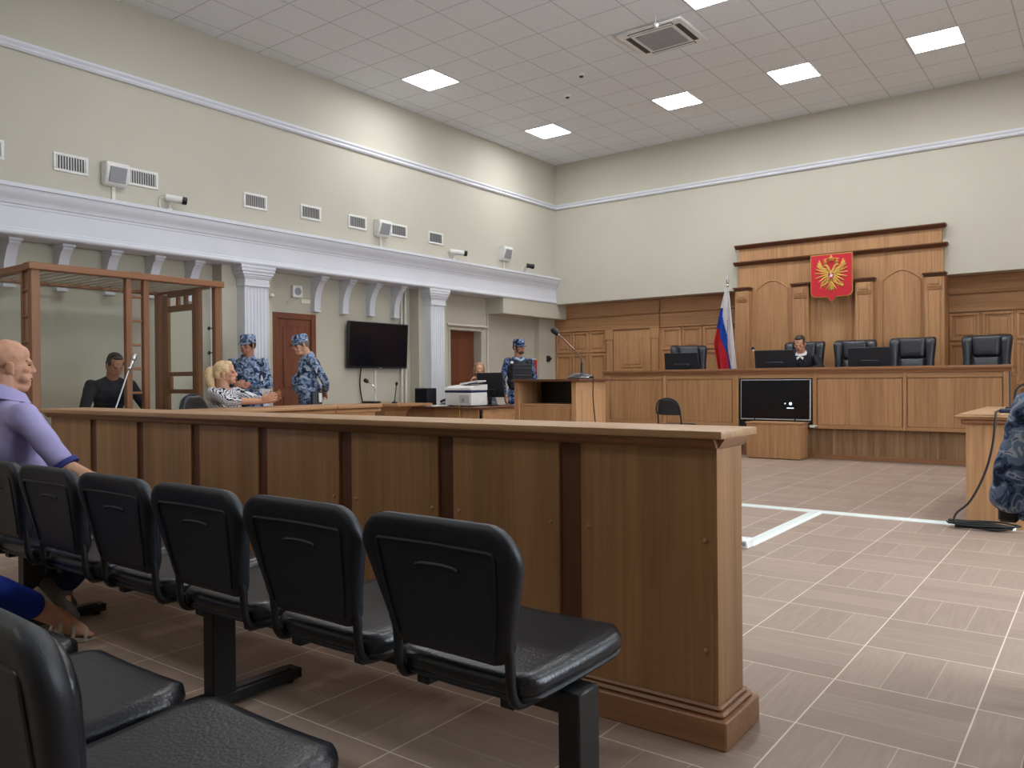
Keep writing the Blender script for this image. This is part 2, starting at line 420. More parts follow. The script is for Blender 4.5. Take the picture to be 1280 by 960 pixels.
for y0, y1 in wins: box(b, XR, XR+.2, y0, y1, 0, 1.0); box(b, XR, XR+.2, y0, y1, 3.4, ZC)
struct('wall_right', b, wallM)
b = nb(); box(b, XW-.2, XR+.2, YF-.2, YF, 0, ZC); struct('wall_front', b, wallM)
for i, (y0, y1) in enumerate(wins):
    b = nb()
    for (a, c, d, e) in ((y0, y1, 1.0, 1.06), (y0, y1, 3.34, 3.4), (y0, y0+.06, 1.06, 3.34), (y1-.06, y1, 1.06, 3.34), ((y0+y1)/2-.04, (y0+y1)/2+.04, 1.06, 3.34)):
        box(b, XR+.02, XR+.12, a, c, d, e)
    w = struct(f'window_{i+1}', b, whiteP)
    b = nb(); box(b, XR+.13, XR+.15, y0+.02, y1-.02, 1.03, 3.37); obj('daylit_pane', b, skyM, w)
# crown mouldings at picture-rail height
prof = [(0, 0), (.03, 0), (.045, .02), (.03, .045), (.05, .07), (.05, .095), (0, .1)]
b = nb(); sweep(b, prof, (XL, YF, 4.54), (1, 0, 0), (0, 0, 1), (0, YB-YF, 0)); struct('trim_1', b, plasterM)
b = nb(); sweep(b, prof, (XL, YB, 4.54), (0, -1, 0), (0, 0, 1), (XR-XL, 0, 0)); struct('trim_2', b, plasterM)
# the white entablature along the wall beside the dock
prof = [(-.3, 0), (.012, 0), (.03, .012), (.035, .03), (.03, .05), (.012, .055), (.012, .075), (.006, .08), (.006, .285), (.012, .29), (.012, .315), (.025, .32), (.03, .345), (.045, .37),
        (.075, .41), (.09, .45), (.09, .47), (.11, .475), (.11, .515), (-.3, .515)]
b = nb(); sweep(b, prof, (XL, YF, 2.65), (1, 0, 0), (0, 0, 1), (0, YB-YF, 0)); struct('trim_3', b, plasterM, ang=.4)
# pilasters with fluted shafts and capitals
def pilaster(n, y0, y1, py0, py1):
    b = nb(); box(b, XW, -9.14, py0, py1, 0, 2.66); struct(f'trim_{n}', b, lowM)
    w = (y1-y0)/7; poly = [(0, 0)]
    xs = []
    for k in range(7):
        a = y0 + k*w
        xs += [(a+.2*w if k else a, .17), (a+.2*w if k else a, .17), (a+.3*w, .164), (a+.7*w, .164), (a+.8*w if k < 6 else a+w, .17)]
    poly = [(y0, 0)] + xs + [(y1, 0)]
    cl = [poly[0]]
    for p in poly[1:]:
        if (abs(p[0]-cl[-1][0])+abs(p[1]-cl[-1][1])) > 1e-4: cl.append(p)
    b = nb(); prism(b, cl, (-9.14, 0, 0), (0, 1, 0), (1, 0, 0), (0, 0, 2.4))
    for k, (e, z0, z1) in enumerate(((.012, 2.38, 2.42), (.005, 2.42, 2.48), (.02, 2.48, 2.5), (.035, 2.5, 2.53), (.055, 2.53, 2.57), (.075, 2.57, 2.61), (.085, 2.61, 2.65), (.03, 0, .2))):
        box(b, -9.14, -8.955+e*.6, y0-e, y1+e, z0, z1, .004)
    struct(f'trim_{n+1}', b, plasterM, ang=.3)
pilaster(4, 6.17, 6.53, 5.95, 6.72)
pilaster(6, 9.71, 10.05, 9.6, 10.3)
# scroll brackets under the entablature
for k, y in enumerate((2.46, 2.99, 3.52, 4.05, 4.58, 5.10, 5.62, 7.6, 8.14, 8.68, 9.22)):
    pr = [(0, 0), (.075, 0), (.085, .05), (.09, .15), (.11, .25), (.15, .33), (.19, .40), (.24, .435), (.24, .49), (0, .49)]
    b = nb(); prism(b, pr, (XW, y-.055, 2.16), (1, 0, 0), (0, 0, 1), (0, .11, 0))
    box(b, XW, XW+.27, y-.07, y+.07, 2.62, 2.655, .006); box(b, XW, XW+.1, y-.062, y+.062, 2.145, 2.17, .004)
    struct(f'trim_{k+10}', b, plasterM, ang=.5)
# boxed-in duct at the end of the entablature, pier beside the panelling
b = nb(); prism(b, [(0, 0), (.42, .0), (.42, .3), (0, .3)], (XW, 11.63, 2.36), (1, 0, 0), (0, 0, 1), (0, YP-11.63, 0)); struct('trim_30', b, lowM)
b = nb(); box(b, XW, -9.23, 13.2, YP, 0, 2.37); struct('trim_31', b, lowM)
b = nb(); box(b, XW, XW+.06, 10.5, 11.62, 2.1, 2.14, .006); struct('trim_32', b, whitecable)
# doors in the wall beside the dock
def casing(b, y0, y1, z1, w, d, x=XW):
    for (a, c, e, f) in ((y0-w, y0, 0, z1+w), (y1, y1+w, 0, z1+w), (y0, y1, z1, z1+w)): box(b, x-.01, x+d, a, c, e, f, .006)
b = nb(); box(b, XW-.02, XW+.02, 6.93, 7.52, 0, 2.02); box(b, XW+.02, XW+.03, 7.03, 7.42, 1.05, 1.92, .008); box(b, XW+.02, XW+.03, 7.03, 7.42, .15, .93, .008)
d1 = struct('door_1', b, doorZ)
b = nb(); casing(b, 6.93, 7.52, 2.02, .085, .045); obj('door_casing', b, doorZ, d1)
b = nb(); cyl(b, (XW+.02, 7.47, 1.0), (XW+.07, 7.47, 1.0), .012); tube(b, [(XW+.07, 7.48, 1.0), (XW+.075, 7.42, 1.0), (XW+.07, 7.36, 1.0)], .009); obj('door_handle', b, steel, d1)
b = nb(); box(b, XW-.22, XW-.17, 10.62, 11.48, 0, 2.03); box(b, XW-.17, XW-.16, 10.75, 11.35, 1.1, 1.9, .01); box(b, XW-.17, XW-.16, 10.75, 11.35, .15, .95, .01)
d2_ = struct('door_2', b, doorZ)
b = nb(); casing(b, 10.62, 11.48, 2.03, .05, .012); obj('door_casing', b, lowM, d2_)

# timber panelling on the recessed back wall
def panel_grid(b, xs, zs, y, t=.025, rim=.045):
    """raised fields with a moulded frame"""
    for x0, x1 in xs:
        for z0, z1 in zs:
            for (a, c, d, e) in ((x0, x1, z0, z0+rim), (x0, x1, z1-rim, z1), (x0, x0+rim, z0+rim, z1-rim), (x1-rim, x1, z0+rim, z1-rim)):
                box(b, a, c, y-t, y, d, e, .006)
            box(b, x0+rim*1.8, x1-rim*1.8, y-t*.5, y, z0+rim*1.8, z1-rim*1.8, .008)
def panel_run(x0, x1, n):
    w = (x1-x0)/n; return [(x0+k*w+.015, x0+(k+1)*w-.015) for k in range(n)]
rows = [(.45, .97), (1.0, 1.64), (1.67, 2.09)]
b = nb(); panel_grid(b, panel_run(-9.22, -8.0, 3), rows, YP); panel_grid(b, panel_run(-6.8, -5.15, 4), rows, YP)
panel_grid(b, panel_run(-1.98, XR, 9), rows, YP)
struct('trim_40', b, woodZ, ang=.5)
b = nb()
for x0, x1 in ((-9.23, -6.84), (-6.81, -5.12), (-1.98, XR)):
    box(b, x0, x1, YP-.03, YP, 2.12, 2.36, .006); box(b, x0, x1, YP-.05, YP, 2.375, 2.40, .006); box(b, x0, x1, YP-.035, YP, 2.40, 2.64, .006); box(b, x0, x1, YP-.045, YP, 2.10, 2.125, .006)
    box(b, x0, x1, YP-.04, YP, .42, .52, .006)
struct('trim_41', b, woodX, ang=.5)
b = nb()
for x in (-7.92, -6.93):
    box(b, x-.075, x+.075, YP-.05, YP, .42, 2.10, .006); box(b, x-.045, x+.045, YP-.06, YP-.05, .6, 1.85, .005); box(b, x-.09, x+.09, YP-.065, YP, 1.9, 2.10, .006)
struct('trim_42', b, woodZ, ang=.5)
b = nb(); box(b, -7.83, -7.02, YP-.03, YP-.005, .42, 2.07, .004); box(b, -7.66, -7.19, YP-.045, YP-.03, 1.35, 1.93, .008); box(b, -7.66, -7.19, YP-.045, YP-.03, .62, 1.25, .008)
d3 = struct('door_3', b, woodZ, ang=.5)
b = nb(); box(b, -7.60, -7.25, YP-.055, YP-.045, 1.41, 1.87, .008); box(b, -7.60, -7.25, YP-.055, YP-.045, .68, 1.19, .008); obj('door_panel', b, woodZ, d3)

# tall panelled wall piece behind the judges, with its cornices and pilasters
b = nb(); box(b, -5.11, -1.97, 13.30, YP, .42, 3.06); box(b, -5.09, -1.99, 13.30, 13.6, 3.06, 3.36)
struct('trim_50', b, woodZ)
cor = [(0, 0), (.02, 0), (.03, .02), (.06, .03), (.075, .05), (.075, .065), (0, .065)]
b = nb()
for z, x0, x1 in ((3.05, -5.11, -1.97), (3.335, -5.09, -1.99)):
    sweep(b, cor, (x0-.06, 13.3, z), (0, -1, 0), (0, 0, 1), (x1-x0+.12, 0, 0))
    box(b, x0-.06, x0, 13.3, 13.6, z+.03, z+.065); box(b, x1, x1+.06, 13.3, 13.6, z+.03, z+.065)
struct('trim_51', b, darkX, ang=.4)
for k, (xc, w) in enumerate(((-5.0, .12), (-4.02, .13), (-3.05, .13), (-2.07, .13))):
    b = nb(); box(b, xc-w, xc+w, 13.17, 13.3, .42, 2.61, .004)
    box(b, xc-w*.62, xc+w*.62, 13.155, 13.17, .6, 2.40, .008); box(b, xc-w*.78, xc+w*.78, 13.15, 13.17, 2.46, 2.6, .006)
    box(b, xc-w*.5, xc+w*.5, 13.14, 13.15, 2.49, 2.57, .006)
    for zz in (2.42, 2.445): box(b, xc-w*.78, xc+w*.78, 13.15, 13.17, zz, zz+.012, .004)
    struct(f'trim_{52+k}', b, woodZ, ang=.4)
    b = nb(); box(b, xc-w-.03, xc+w+.03, 13.13, 13.3, 2.64, 2.67, .008); box(b, xc-w-.015, xc+w+.015, 13.15, 13.3, 2.61, 2.64, .008); struct(f'trim_{56+k}', b, darkX)
b = nb()                                                # thin arched and straight mouldings on the fields
def arch(x0, x1, z0, z1, rise):
    n = 14; out = [(x0, z0), (x0, z1)]
    for i in range(1, n): 
        t = i/n; out.append((x0+(x1-x0)*t, z1 + rise*math.sin(PI*t)))
    return out + [(x1, z1), (x1, z0)]
for x0, x1, z1, rise in ((-4.78, -4.26, 2.62, .14), (-2.80, -2.28, 2.62, .14)):
    tube(b, [V((x, 13.297, z)) for x, z in arch(x0, x1, .6, z1, rise)], .011, 6, smooth=False)
for x in (-3.80, -3.74, -3.33, -3.27): box(b, x-.012, x+.012, 13.288, 13.3, .5, 2.66, .003)
box(b, -3.83, -3.24, 13.28, 13.3, 2.66, 2.69, .004)
struct('trim_60', b, woodZ, ang=.4)
# platform of the bench
b = nb(); box(b, -6.7, XR, 11.52, YP, 0, .42); struct('floor_platform', b, woodX)

# ------------------------------------------------------------------ ceiling fittings
cl0 = None
def lamp(x, y):
    t = thing('ceiling_light', 'square lit panel set flush in the tiled ceiling', 'light', (x, y, ZC))
    b = nb()
    for (a, c, d, e) in ((-.298, .298, -.298, -.285), (-.298, .298, .285, .298), (-.298, -.285, -.285, .285), (.285, .298, -.285, .285)): box(b, a, c, d, e, -.012, .002)
    obj('light_frame', b, whiteP, t, True)
    b = nb(); box(b, -.285, .285, -.285, .285, -.008, .001); obj('diffuser', b, lampM, t, True)
    return t
LL = {(-7.79, 11.47): 'lit ceiling panel in the corner above the white entablature, back row', (-5.36, 11.47): 'lit ceiling panel second from the corner in the back row',
      (-3.57, 11.47): 'lit ceiling panel third from the corner, above the coat of arms', (-1.77, 11.47): 'lit ceiling panel fourth from the corner in the back row',
      (0.63, 11.47): 'lit ceiling panel at the window end of the back row', (-7.79, 8.47): 'lit ceiling panel above the wall television, one row before the corner',
      (-3.57, 8.47): 'lit ceiling panel beside the cassette air conditioner, cut by the photo top'}
for i, (x, y) in enumerate(LAMPS):
    t = lamp(x, y) if i == 0 else dup(cl0, (x, y, ZC))
    if i == 0: cl0 = t
    t['group'] = 'lit ceiling panels'
    t['label'] = LL.get((x, y), 'unseen lit square panel added in the ceiling over the public part of the hall')
    if (x, y) not in LL: t['group'] = 'ceiling panels over the public seats'
t = thing('air_conditioner', 'square white cassette air conditioner set in the ceiling tiles', 'air conditioner', (-4.5, 9.2, ZC), 0.0)
b = nb(); box(b, -.44, .44, -.42, .42, -.035, .0, .012); obj('fascia', b, whiteP, t, True)
b = nb(); box(b, -.25, .25, -.25, .25, -.045, -.03, .005); obj('intake_grille', b, greyP, t, True)
for (a, c, d, e, s) in ((-.3, .3, .3, .37, 0), (-.3, .3, -.37, -.3, 0), (.3, .37, -.28, .28, 1), (-.37, -.3, -.28, .28, 1)):
    b = nb(); box(b, a, c, d, e, -.037, -.033); q = obj('air_slot', b, darkgrey, t, True)
    if s == 0:
        b = nb(); box(b, a+.012, c-.012, d+.018, e-.03, -.047, -.036, .002); obj('louvre_flap', b, whiteP, q, True)
for x, y, l in ((-6.57, 10.2, 'small white smoke detector farther from the air conditioner'), (-5.96, 9.62, 'small white smoke detector nearer to the air conditioner')):
    t = thing('smoke_detector', l, 'detector', (x, y, ZC), 0, 'smoke detectors')
    b = nb(); lathe(b, [(.05, 0), (.055, -.01), (.05, -.03), (.045, -.033)], n=20); obj('detector_base', b, whiteP, t, True)
    b = nb(); lathe(b, [(.03, -.03), (.03, -.045), (.018, -.052)], n=16); obj('sensor_head', b, darkgrey, t, True)
t = thing('ceiling_sensor', 'tiny white globe sensor hanging from a wire by the air conditioner', 'sensor', (-4.3, 8.62, ZC))
b = nb(); cyl(b, (0, 0, 0), (0, 0, -.1), .004); obj('stem_wire', b, whiteP, t, True)
b = nb(); ellip(b, (0, 0, -.12), (.035, .035, .03)); obj('globe', b, whiteP, t, True)

# ------------------------------------------------------------------ fittings on the upper wall beside the dock
vl = ['slatted wall vent at the photo edge, first of the row above the dock', 'slatted white vent before the big loudspeaker, above the dock', 'slatted white vent between the big loudspeaker and the barrel camera',
      'white vent above the fluted pilaster, next after the barrel camera', 'white vent above the brown door and wall siren', 'white vent just before the middle loudspeaker', 'white vent just behind the middle loudspeaker', 'smallest looking white vent, last of the row towards the corner']
vent0 = None
for i, y in enumerate((3.18, 4.01, 4.81, 6.32, 7.225, 8.09, 8.95, 9.805)):
    if vent0 is None:
        t = vent0 = thing('wall_vent', vl[i], 'vent', (XL, y, 3.49), 0, 'row of wall vents')
        b = nb()
        for (a, c, d, e) in ((-.18, .18, -.1, -.07), (-.18, .18, .07, .1), (-.18, -.15, -.07, .07), (.15, .18, -.07, .07)): box(b, 0, .014, a, c, d, e, .004)
        obj('vent_frame', b, whiteP, t, True)
        b = nb(); box(b, 0, .003, -.15, .15, -.07, .07); obj('duct_opening', b, plain('duct grey', (96, 96, 100), .7), t, True)
        b = nb()
        for k in range(11): obox(b, (.008, -.14+k*.028, 0), (.0012, .0115, .07), Euler((0, 0, .75)).to_matrix())
        obj('slats', b, whiteP, t, True)
    else: dup(vent0, (XL, y, 3.49), 0, vl[i])
def wall_speaker(y, label, w=.26, first=None):
    t = thing('wall_speaker', label, 'loudspeaker', (XL, y, 3.46), 0, 'wall loudspeakers')
    b = nb(); prism(b, [(0, -.13), (.06, -.13), (.09, -.10), (.14, .05), (.13, .115), (.07, .13), (0, .13)], (0, -w/2, 0), (1, 0, 0), (0, 0, 1), (0, w, 0)); bmesh.ops.bevel(b, geom=b.edges[:], offset=.008, segments=2, affect='EDGES')
    obj('cabinet', b, whiteP, t, True)
    b = nb(); R = Euler((0, math.atan2(.05, .15), 0)).to_matrix(); obox(b, (.122, 0, -.015), (.008, w*.36, .085), R, .004); obj('grille', b, greyP, t, True)
    b = nb(); box(b, 0, .02, -.02, .02, -.3, -.12, .003); obj('cable_trunk', b, whitecable, t, True)
for y, l in ((4.46, 'cream wall loudspeaker between two vents above the dock'), (8.55, 'cream wall loudspeaker between two vents above the wall television'), (11.65, 'cream wall loudspeaker next to the room corner')): wall_speaker(y, l)
def wall_camera(y, label, body, ang, L=.2):
    t = thing('surveillance_camera', label, 'camera', (XL, y, 3.17), 0, 'surveillance cameras above the entablature')
    b = nb(); lathe(b, [(.03, 0), (.03, .012), (.012, .02), (.01, .02)], (.06, 0, 0), 14); tube(b, [(.06, 0, .01), (.07, 0, .06), (.1, .02, .1)], .008); obj('mount_arm', b, whiteP, t, True)
    d = V((math.cos(ang), math.sin(ang), -.12)); c = V((.1, .02, .13))
    b = nb(); cyl(b, c-d*L*.4, c+d*L*.5, .042, n=18); obj('camera_body', b, body, t, True)
    b = nb(); cyl(b, c+d*L*.5, c+d*(L*.5+.05), .046, n=18); cyl(b, c+d*(L*.5+.05), c+d*(L*.5+.055), .034, n=18); obj('lens_hood', b, metal_black, t, True)
    b = nb(); tube(b, [c-d*L*.4, c-d*(L*.4+.06)+V((0, 0, -.02)), V((.03, -.1, .02)), V((.03, -.05, -.0)), V((.06, 0, .01))], .005); obj('camera_cable', b, whiteP, t, True)
wall_camera(5.1, 'grey barrel camera with black lens hood beside the vents above the dock', whiteP, 1.1)
wall_camera(10.2, 'white barrel camera lying low above the second pilaster', whiteP, .8, .26)
wall_camera(12.3, 'small camera with black head next to the room corner', metal_black, 1.0, .1)
# siren and its trunking under the entablature
t = thing('wall_siren', 'square white siren with a round grille above the brown door', 'siren', (XW, 7.27, 2.42))
b = nb(); box(b, 0, .06, -.085, .085, -.085, .085, .012, seg=2); obj('siren_box', b, whiteP, t, True)
b = nb(); lathe(b, [(.055, 0), (.055, .01), (.02, .014), (.012, .006)], (.06, 0, 0), 20, (1, 0, 0)); obj('siren_horn', b, greyP, t, True)
b = nb(); tube(b, [(.02, -.02, -.08), (.03, -.12, -.13), (.02, -.17, -.19)], .005); tube(b, [(.02, .01, -.08), (.03, -.05, -.15), (.02, -.1, -.17), (.02, .03, -.12)], .005); obj('siren_wire', b, whitecable, t, True)
b = nb(); box(b, XW, XW+.02, 7.36, 7.53, 2.26, 2.32, .004); struct('trim_70', b, whitecable)
b = nb()
for y in (9.36, 9.45): cyl(b, (XW+.05, y, 0), (XW+.05, y, 2.66), .02)
struct('trim_71', b, whitecable)
b = nb(); cyl(b, (-9.12, 6.64, 0), (-9.12, 6.64, 2.6), .012); ellip(b, (-9.1, 6.68, 2.3), (.035, .04, .03)); struct('trim_72', b, whitecable)
b = nb(); cyl(b, (XW+.02, 11.66, 0), (XW+.02, 11.66, 2.36), .016); struct('trim_73', b, whitecable)
b = nb(); box(b, XW, XW+.02, 8.78, 8.82, 0, 1.4, .003); struct('trim_74', b, whitecable)
# fire cabinet and small black device by the panelling
t = thing('fire_cabinet', 'red fire hose cabinet with a pale rim behind the guard in the vest', 'cabinet', (XW, 12.95, 1.34))
b = nb(); box(b, 0, .05, -.34, .34, -.22, .22, .006); obj('cabinet_body', b, whiteP, t, True)
b = nb(); box(b, .05, .06, -.31, .31, -.19, .19, .004); obj('cabinet_door', b, redbox, t, True)
t = thing('wall_reader', 'small black device on the beige pier beside the panelling', 'device', (-9.23, 13.5, 1.55))
b = nb(); box(b, 0, .04, -.05, .05, -.05, .07, .008); obj('housing', b, metal_black, t, True)
b = nb(); cyl(b, (.04, 0, .0), (.09, 0, .01), .022); obj('lens', b, metal_black, t, True)
# wall television
t = thing('wall_television', 'large black television on the wall above the side table with microphones', 'television', (XW, 8.8, 1.69))
b = nb(); obox(b, (.085, 0, 0), (.03, .635, .36), Euler((0, .05, 0)).to_matrix(), .008); obj('television_case', b, plastic, t, True)
b = nb(); obox(b, (.115, 0, .004), (.003, .62, .338), Euler((0, .05, 0)).to_matrix()); obj('television_screen', b, screen, t, True)
b = nb(); box(b, .0, .06, -.2, .2, -.15, .15, .01); obj('wall_bracket', b, metal_black, t, True)
b = nb(); obox(b, (.1, .03, -.355), (.012, .03, .006), None, .002); obj('maker_plate', b, steel, t, True)
b = nb(); tube(b, [(.05, -.33, -.35), (.03, -.34, -.6), (.03, -.3, -.85), (.03, -.22, -1.0)], .01); obj('power_cable', b, rubber, t, True)

# ------------------------------------------------------------------ the bar between public and court
t = thing('bar_partition', 'long waist-high wooden bar of upright panels under a pale top', 'partition', (-3.2, 2.42, 0))
b = nb(); box(b, -5.47, -.97, 2.335, 2.50, .1, .905); obj('core_wall', b, darkZ, t)
E_ = [-5.47, -4.95, -4.87, -4.40, -4.33, -3.85, -3.77, -3.27, -3.20, -2.69, -2.61, -2.11, -2.03, -1.54, -1.45, -.972]
for k in range(0, 16, 2):
    b = nb(); box(b, E_[k], E_[k+1], 2.315, 2.34, .1, .91, .002); obj('panel', b, barZ, t)
for k in range(0, 16, 2):
    b = nb(); box(b, E_[k], E_[k+1], 2.49, 2.515, .1, .905, .002); obj('rear_panel', b, barZ, t)
b = nb(); box(b, -.972, -.96, 2.314, 2.516, .1, .91, .001); obj('end_panel', b, barZ, t)
b = nb(); box(b, -5.49, -1.45-0.0, 2.328, 2.338, .1, .905); obj('recessed_strip', b, darkZ, t)
b = nb(); box(b, -5.56, -.925, 2.265, 2.565, .938, .962, .004, seg=2); obj('bar_top', b, barX, t)
b = nb()
pr = [(0, 0), (0, .035), (-.04, .035), (-.04, .028), (-.03, .02), (-.025, .008), (-.01, 0)]
sweep(b, pr, (-5.5, 2.318, .904), (0, 1, 0), (0, 0, 1), (4.545, 0, 0)); sweep(b, [(0, 0), (0, .034), (.026, .034), (.026, .027), (.019, .019), (.013, .008), (.004, 0)], (-.961, 2.31, .904), (1, 0, 0), (0, 0, 1), (0, .21, 0)); box(b, -5.5, -.962, 2.512, 2.545, .904, .938, .006)
obj('top_moulding', b, trimX, t, ang=.4)
b = nb(); box(b, -5.52, -.92, 2.275, 2.555, 0, .088, .004); box(b, -5.50, -.935, 2.29, 2.54, .088, .104, .007); box(b, -5.49, -.947, 2.302, 2.528, .104, .118, .006); obj('base_plinth', b, trimX, t, ang=.4)
b = nb()
for x in (-1.575, -1.42, -1.0, -2.0, -2.14, -2.58, -2.72):
    for z in (.28, .62): ellip(b, (x, 2.314, z), (.009, .005, .009), sub=2)
obj('screw_cap', b, barX, t)

# ------------------------------------------------------------------ rows of linked seats
def seat_row(label, y0, ks, legs, x_first, group):
    """y0 is the line of the backrests; seats look towards the bench"""
    xs = [x_first-.49*k for k in ks]
    t = thing('linked_seats', label, 'seats', ((xs[0]+xs[-1])/2, y0+.2, 0), 0, group)
    b = nb(); box(b, xs[-1]-.2, xs[0]+.25, y0+.19, y0+.25, .335, .395, .004); obj('beam', b, metal_black, t)
    for lx in legs:
        b = nb(); box(b, lx-.03, lx+.03, y0+.17, y0+.26, .045, .40, .004); lg = obj('support_leg', b, metal_black, t)
        b = nb(); box(b, lx-.033, lx+.033, y0-.12, y0+.53, .012, .052, .006); box(b, lx-.022, lx+.022, y0-.1, y0+.5, .052, .058, .002); obj('foot_bar', b, metal_black, lg)
        for yy in (-.09, .5):
            b = nb(); cyl(b, (lx, y0+yy, 0), (lx, y0+yy, .014), .018, n=12); obj('foot_glide', b, rubber, lg)
        b = nb(); box(b, lx-.034, lx+.034, y0+.53, y0+.535, .014, .05, .001); obj('end_cap', b, plastic, lg)
    un = V((0, -.985, .17)).normalized(); uv = V((0, -.17, .985)).normalized()
    for x in xs:
        s_rows = round_rows(-.02, .42, .215, .232, .06, .09, 5, 4)
        b = nb(); pillow(b, s_rows, (x, y0+.06, .425), (1, 0, 0), V((0, 1, .05)), V((0, -.05, 1)), .06, 14, .035, 0.12, .02); st = obj('seat', b, leather, t, ang=1.2)
        b = nb(); pillow(b, round_rows(-.015, .415, .215, .23, .06, .09, 5, 4), (x, y0+.06, .402), (1, 0, 0), V((0, 1, .05)), V((0, -.05, 1)), .022, 12, .02, .12, .02); obj('seat_pan', b, plastic, st, ang=1.2)
        for dx in (-.13, .13): b = nb(); box(b, x+dx-.02, x+dx+.02, y0+.06, y0+.40, .375, .4, .003); obj('seat_bracket', b, metal_black, st)
        rws = round_rows(0, .335, .188, .238, .075, .09, 7, 5)
        o = V((x, y0+.035, .48))
        b = nb(); pillow(b, rws, o, (1, 0, 0), uv, -un, .05, 16, .022, -.28, .0); bk = obj('backrest', b, plastic, t, ang=1.0)
        b = nb(); pillow(b, round_rows(.02, .315, .165, .215, .06, .08, 5, 4), o - un*.022, (1, 0, 0), uv, -un, .045, 12, .03, -.28, .0); obj('back_cushion', b, leather, bk, ang=1.2)
        # moulded recess on the shell: a raised lip, side ribs and a grip
        b = nb()
        q = lambda px, pv, k=.0: o + V((px, 0, 0)) + uv*pv + un*(.0255 + .28*px*px + k)
        tube(b, [q(-.145, .03), q(-.16, .10), q(-.172, .19), q(-.18, .260), q(-.172, .268), q(-.16, .269), q(0, .271), q(.16, .269), q(.172, .268), q(.18, .260), q(.172, .19), q(.16, .10), q(.145, .03)], .0045, 6, smooth=False)
        tube(b, [q(-.065, .214), q(-.05, .219), q(0, .222), q(.05, .219), q(.065, .214)], .005, 6)
        obj('shell_rib', b, plastic, bk, ang=1.0)
        for dx in (-.172, .172):
            b = nb(); pts = [o+V((dx, 0, 0))+uv*.12+un*.016, o+V((dx, 0, 0))+uv*.03+un*.012, V((x+dx, y0+.022, .45)), V((x+dx, y0+.035, .41)), V((x+dx, y0+.07, .396)), V((x+dx, y0+.2, .394)), V((x+dx, y0+.3, .394))]
            tube(b, pts, .012, 8); obj('back_support', b, metal_black, bk, ang=1.2)
    return t
seat_row('row of linked black seats along the public side of the wooden bar', 1.365, range(0, 8), (-1.0, -2.46, -3.95, -4.62), -1.225, None)
seat_row('second row of linked black seats, its end seat cut by the photo corner', .47, range(0, 6), (-1.06, -2.5, -3.7), -1.285, None)

# ------------------------------------------------------------------ the judges' bench
t = thing('judges_bench', 'long wooden bench of framed panels below the coat of arms', 'bench', (-3.8, 11.5, 0))
b = nb(); box(b, -6.6, -.96, 11.36, 11.44, .42, 1.2); obj('front_board', b, woodZ, t)
for x0, x1 in ((-6.52, -5.59), (-5.51, -4.46), (-3.24, -2.165), (-2.105, -1.05)):
    b = nb()
    for (a, c, d, e) in ((x0-.03, x1+.03, 1.115, 1.18), (x0-.03, x1+.03, .42, .47)): b = nb(); box(b, a, c, 11.335, 11.36, d, e, .004); obj('panel_rail', b, woodX, t)
    b = nb(); box(b, x0, x1, 11.345, 11.36, .47, 1.105, .006); obj('panel', b, woodZ, t)
for x0, x1 in ((-6.6, -6.53), (-5.58, -5.52), (-4.45, -4.36), (-3.3, -3.25), (-2.155, -2.115), (-1.04, -.96)):
    b = nb(); box(b, x0, x1, 11.325, 11.36, .42, 1.185, .005); obj('stile', b, woodZ, t)
b = nb(); box(b, -6.64, -.93, 11.27, 11.68, 1.23, 1.265, .006, seg=2); obj('bench_top', b, darkX if False else trimX, t)
b = nb(); sweep(b, [(0, 0), (0, .05), (-.055, .05), (-.05, .035), (-.03, .02), (-.025, .0)], (-6.61, 11.34, 1.182), (0, 1, 0), (0, 0, 1), (5.66, 0, 0)); obj('top_moulding', b, trimX, t, ang=.4)
b = nb(); box(b, -6.6, -.96, 11.5, 12.15, 1.12, 1.15, .004); obj('worktop', b, woodX, t)
for x in (-6.6, -4.5, -3.2, -.99): b = nb(); box(b, x, x+.03, 11.44, 12.1, .42, 1.12); obj('side_panel', b, woodZ, t)
b = nb(); box(b, -6.6, XR-.0, 11.44, 11.5, .06, .425); obj('plinth_board', b, plankZ, t)
b = nb(); box(b, -6.6, XR-.0, 11.42, 11.44, 0, .06, .004); obj('plinth_skirting', b, trimX, t)
b = nb(); box(b, -6.6, -.96, 11.36, 11.46, .415, .43, .002); obj('ledge', b, darkX, t)
# the television let into the bench: its bay has dark sides
b = nb(); box(b, -4.36, -3.3, 11.353, 11.359, .42, 1.12); obj('bay_lining', b, metal_black, t)
b = nb(); box(b, -4.36, -3.3, 11.335, 11.36, 1.118, 1.182, .004); obj('bay_rail', b, woodX, t)
t = thing('bench_television', 'television with a thin silver rim standing in front of the bench', 'television', (-3.81, 11.3, .53))
R = Euler((-.03, 0, 0)).to_matrix()
b = nb(); obox(b, (-3.815, 11.31, .815), (.497, .02, .287), R, .004); obj('television_case', b, plain('satin silver plastic', (196, 198, 202), .35), t)
b = nb(); obox(b, (-3.815, 11.2885, .818), (.486, .002, .274), R); obj('television_screen', b, screen, t)
b = nb(); lathe(b, [(.02, 0), (.02, .0015)], (-3.59, 11.284, .76), 20, (0, -1, 0)); lathe(b, [(.008, 0), (.008, .0015)], (-3.665, 11.284, .762), 12, (0, -1, 0)); obj('screen_icon', b, iconM, t)
b = nb()
for k in range(7): box(b, -3.64+k*.014, -3.63+k*.014, 11.279, 11.284, .694, .703)
obj('screen_caption', b, iconM, t)
for x in (-4.1, -3.53):
    b = nb(); prism(b, [(-.01, 0), (.01, 0), (.01, .04), (-.01, .04)], (x, 11.28, .512), (1, 0, 0), (0, 0, 1), (0, .05, 0)); obj('stand_foot', b, metal_black, t)
t = thing('television_plinth', 'low wooden box standing under the bench television', 'box', (-3.73, 11.15, 0))
b = nb(); box(b, -4.11, -3.36, 10.97, 11.33, .01, .49, .003); obj('carcass', b, woodZ, t)
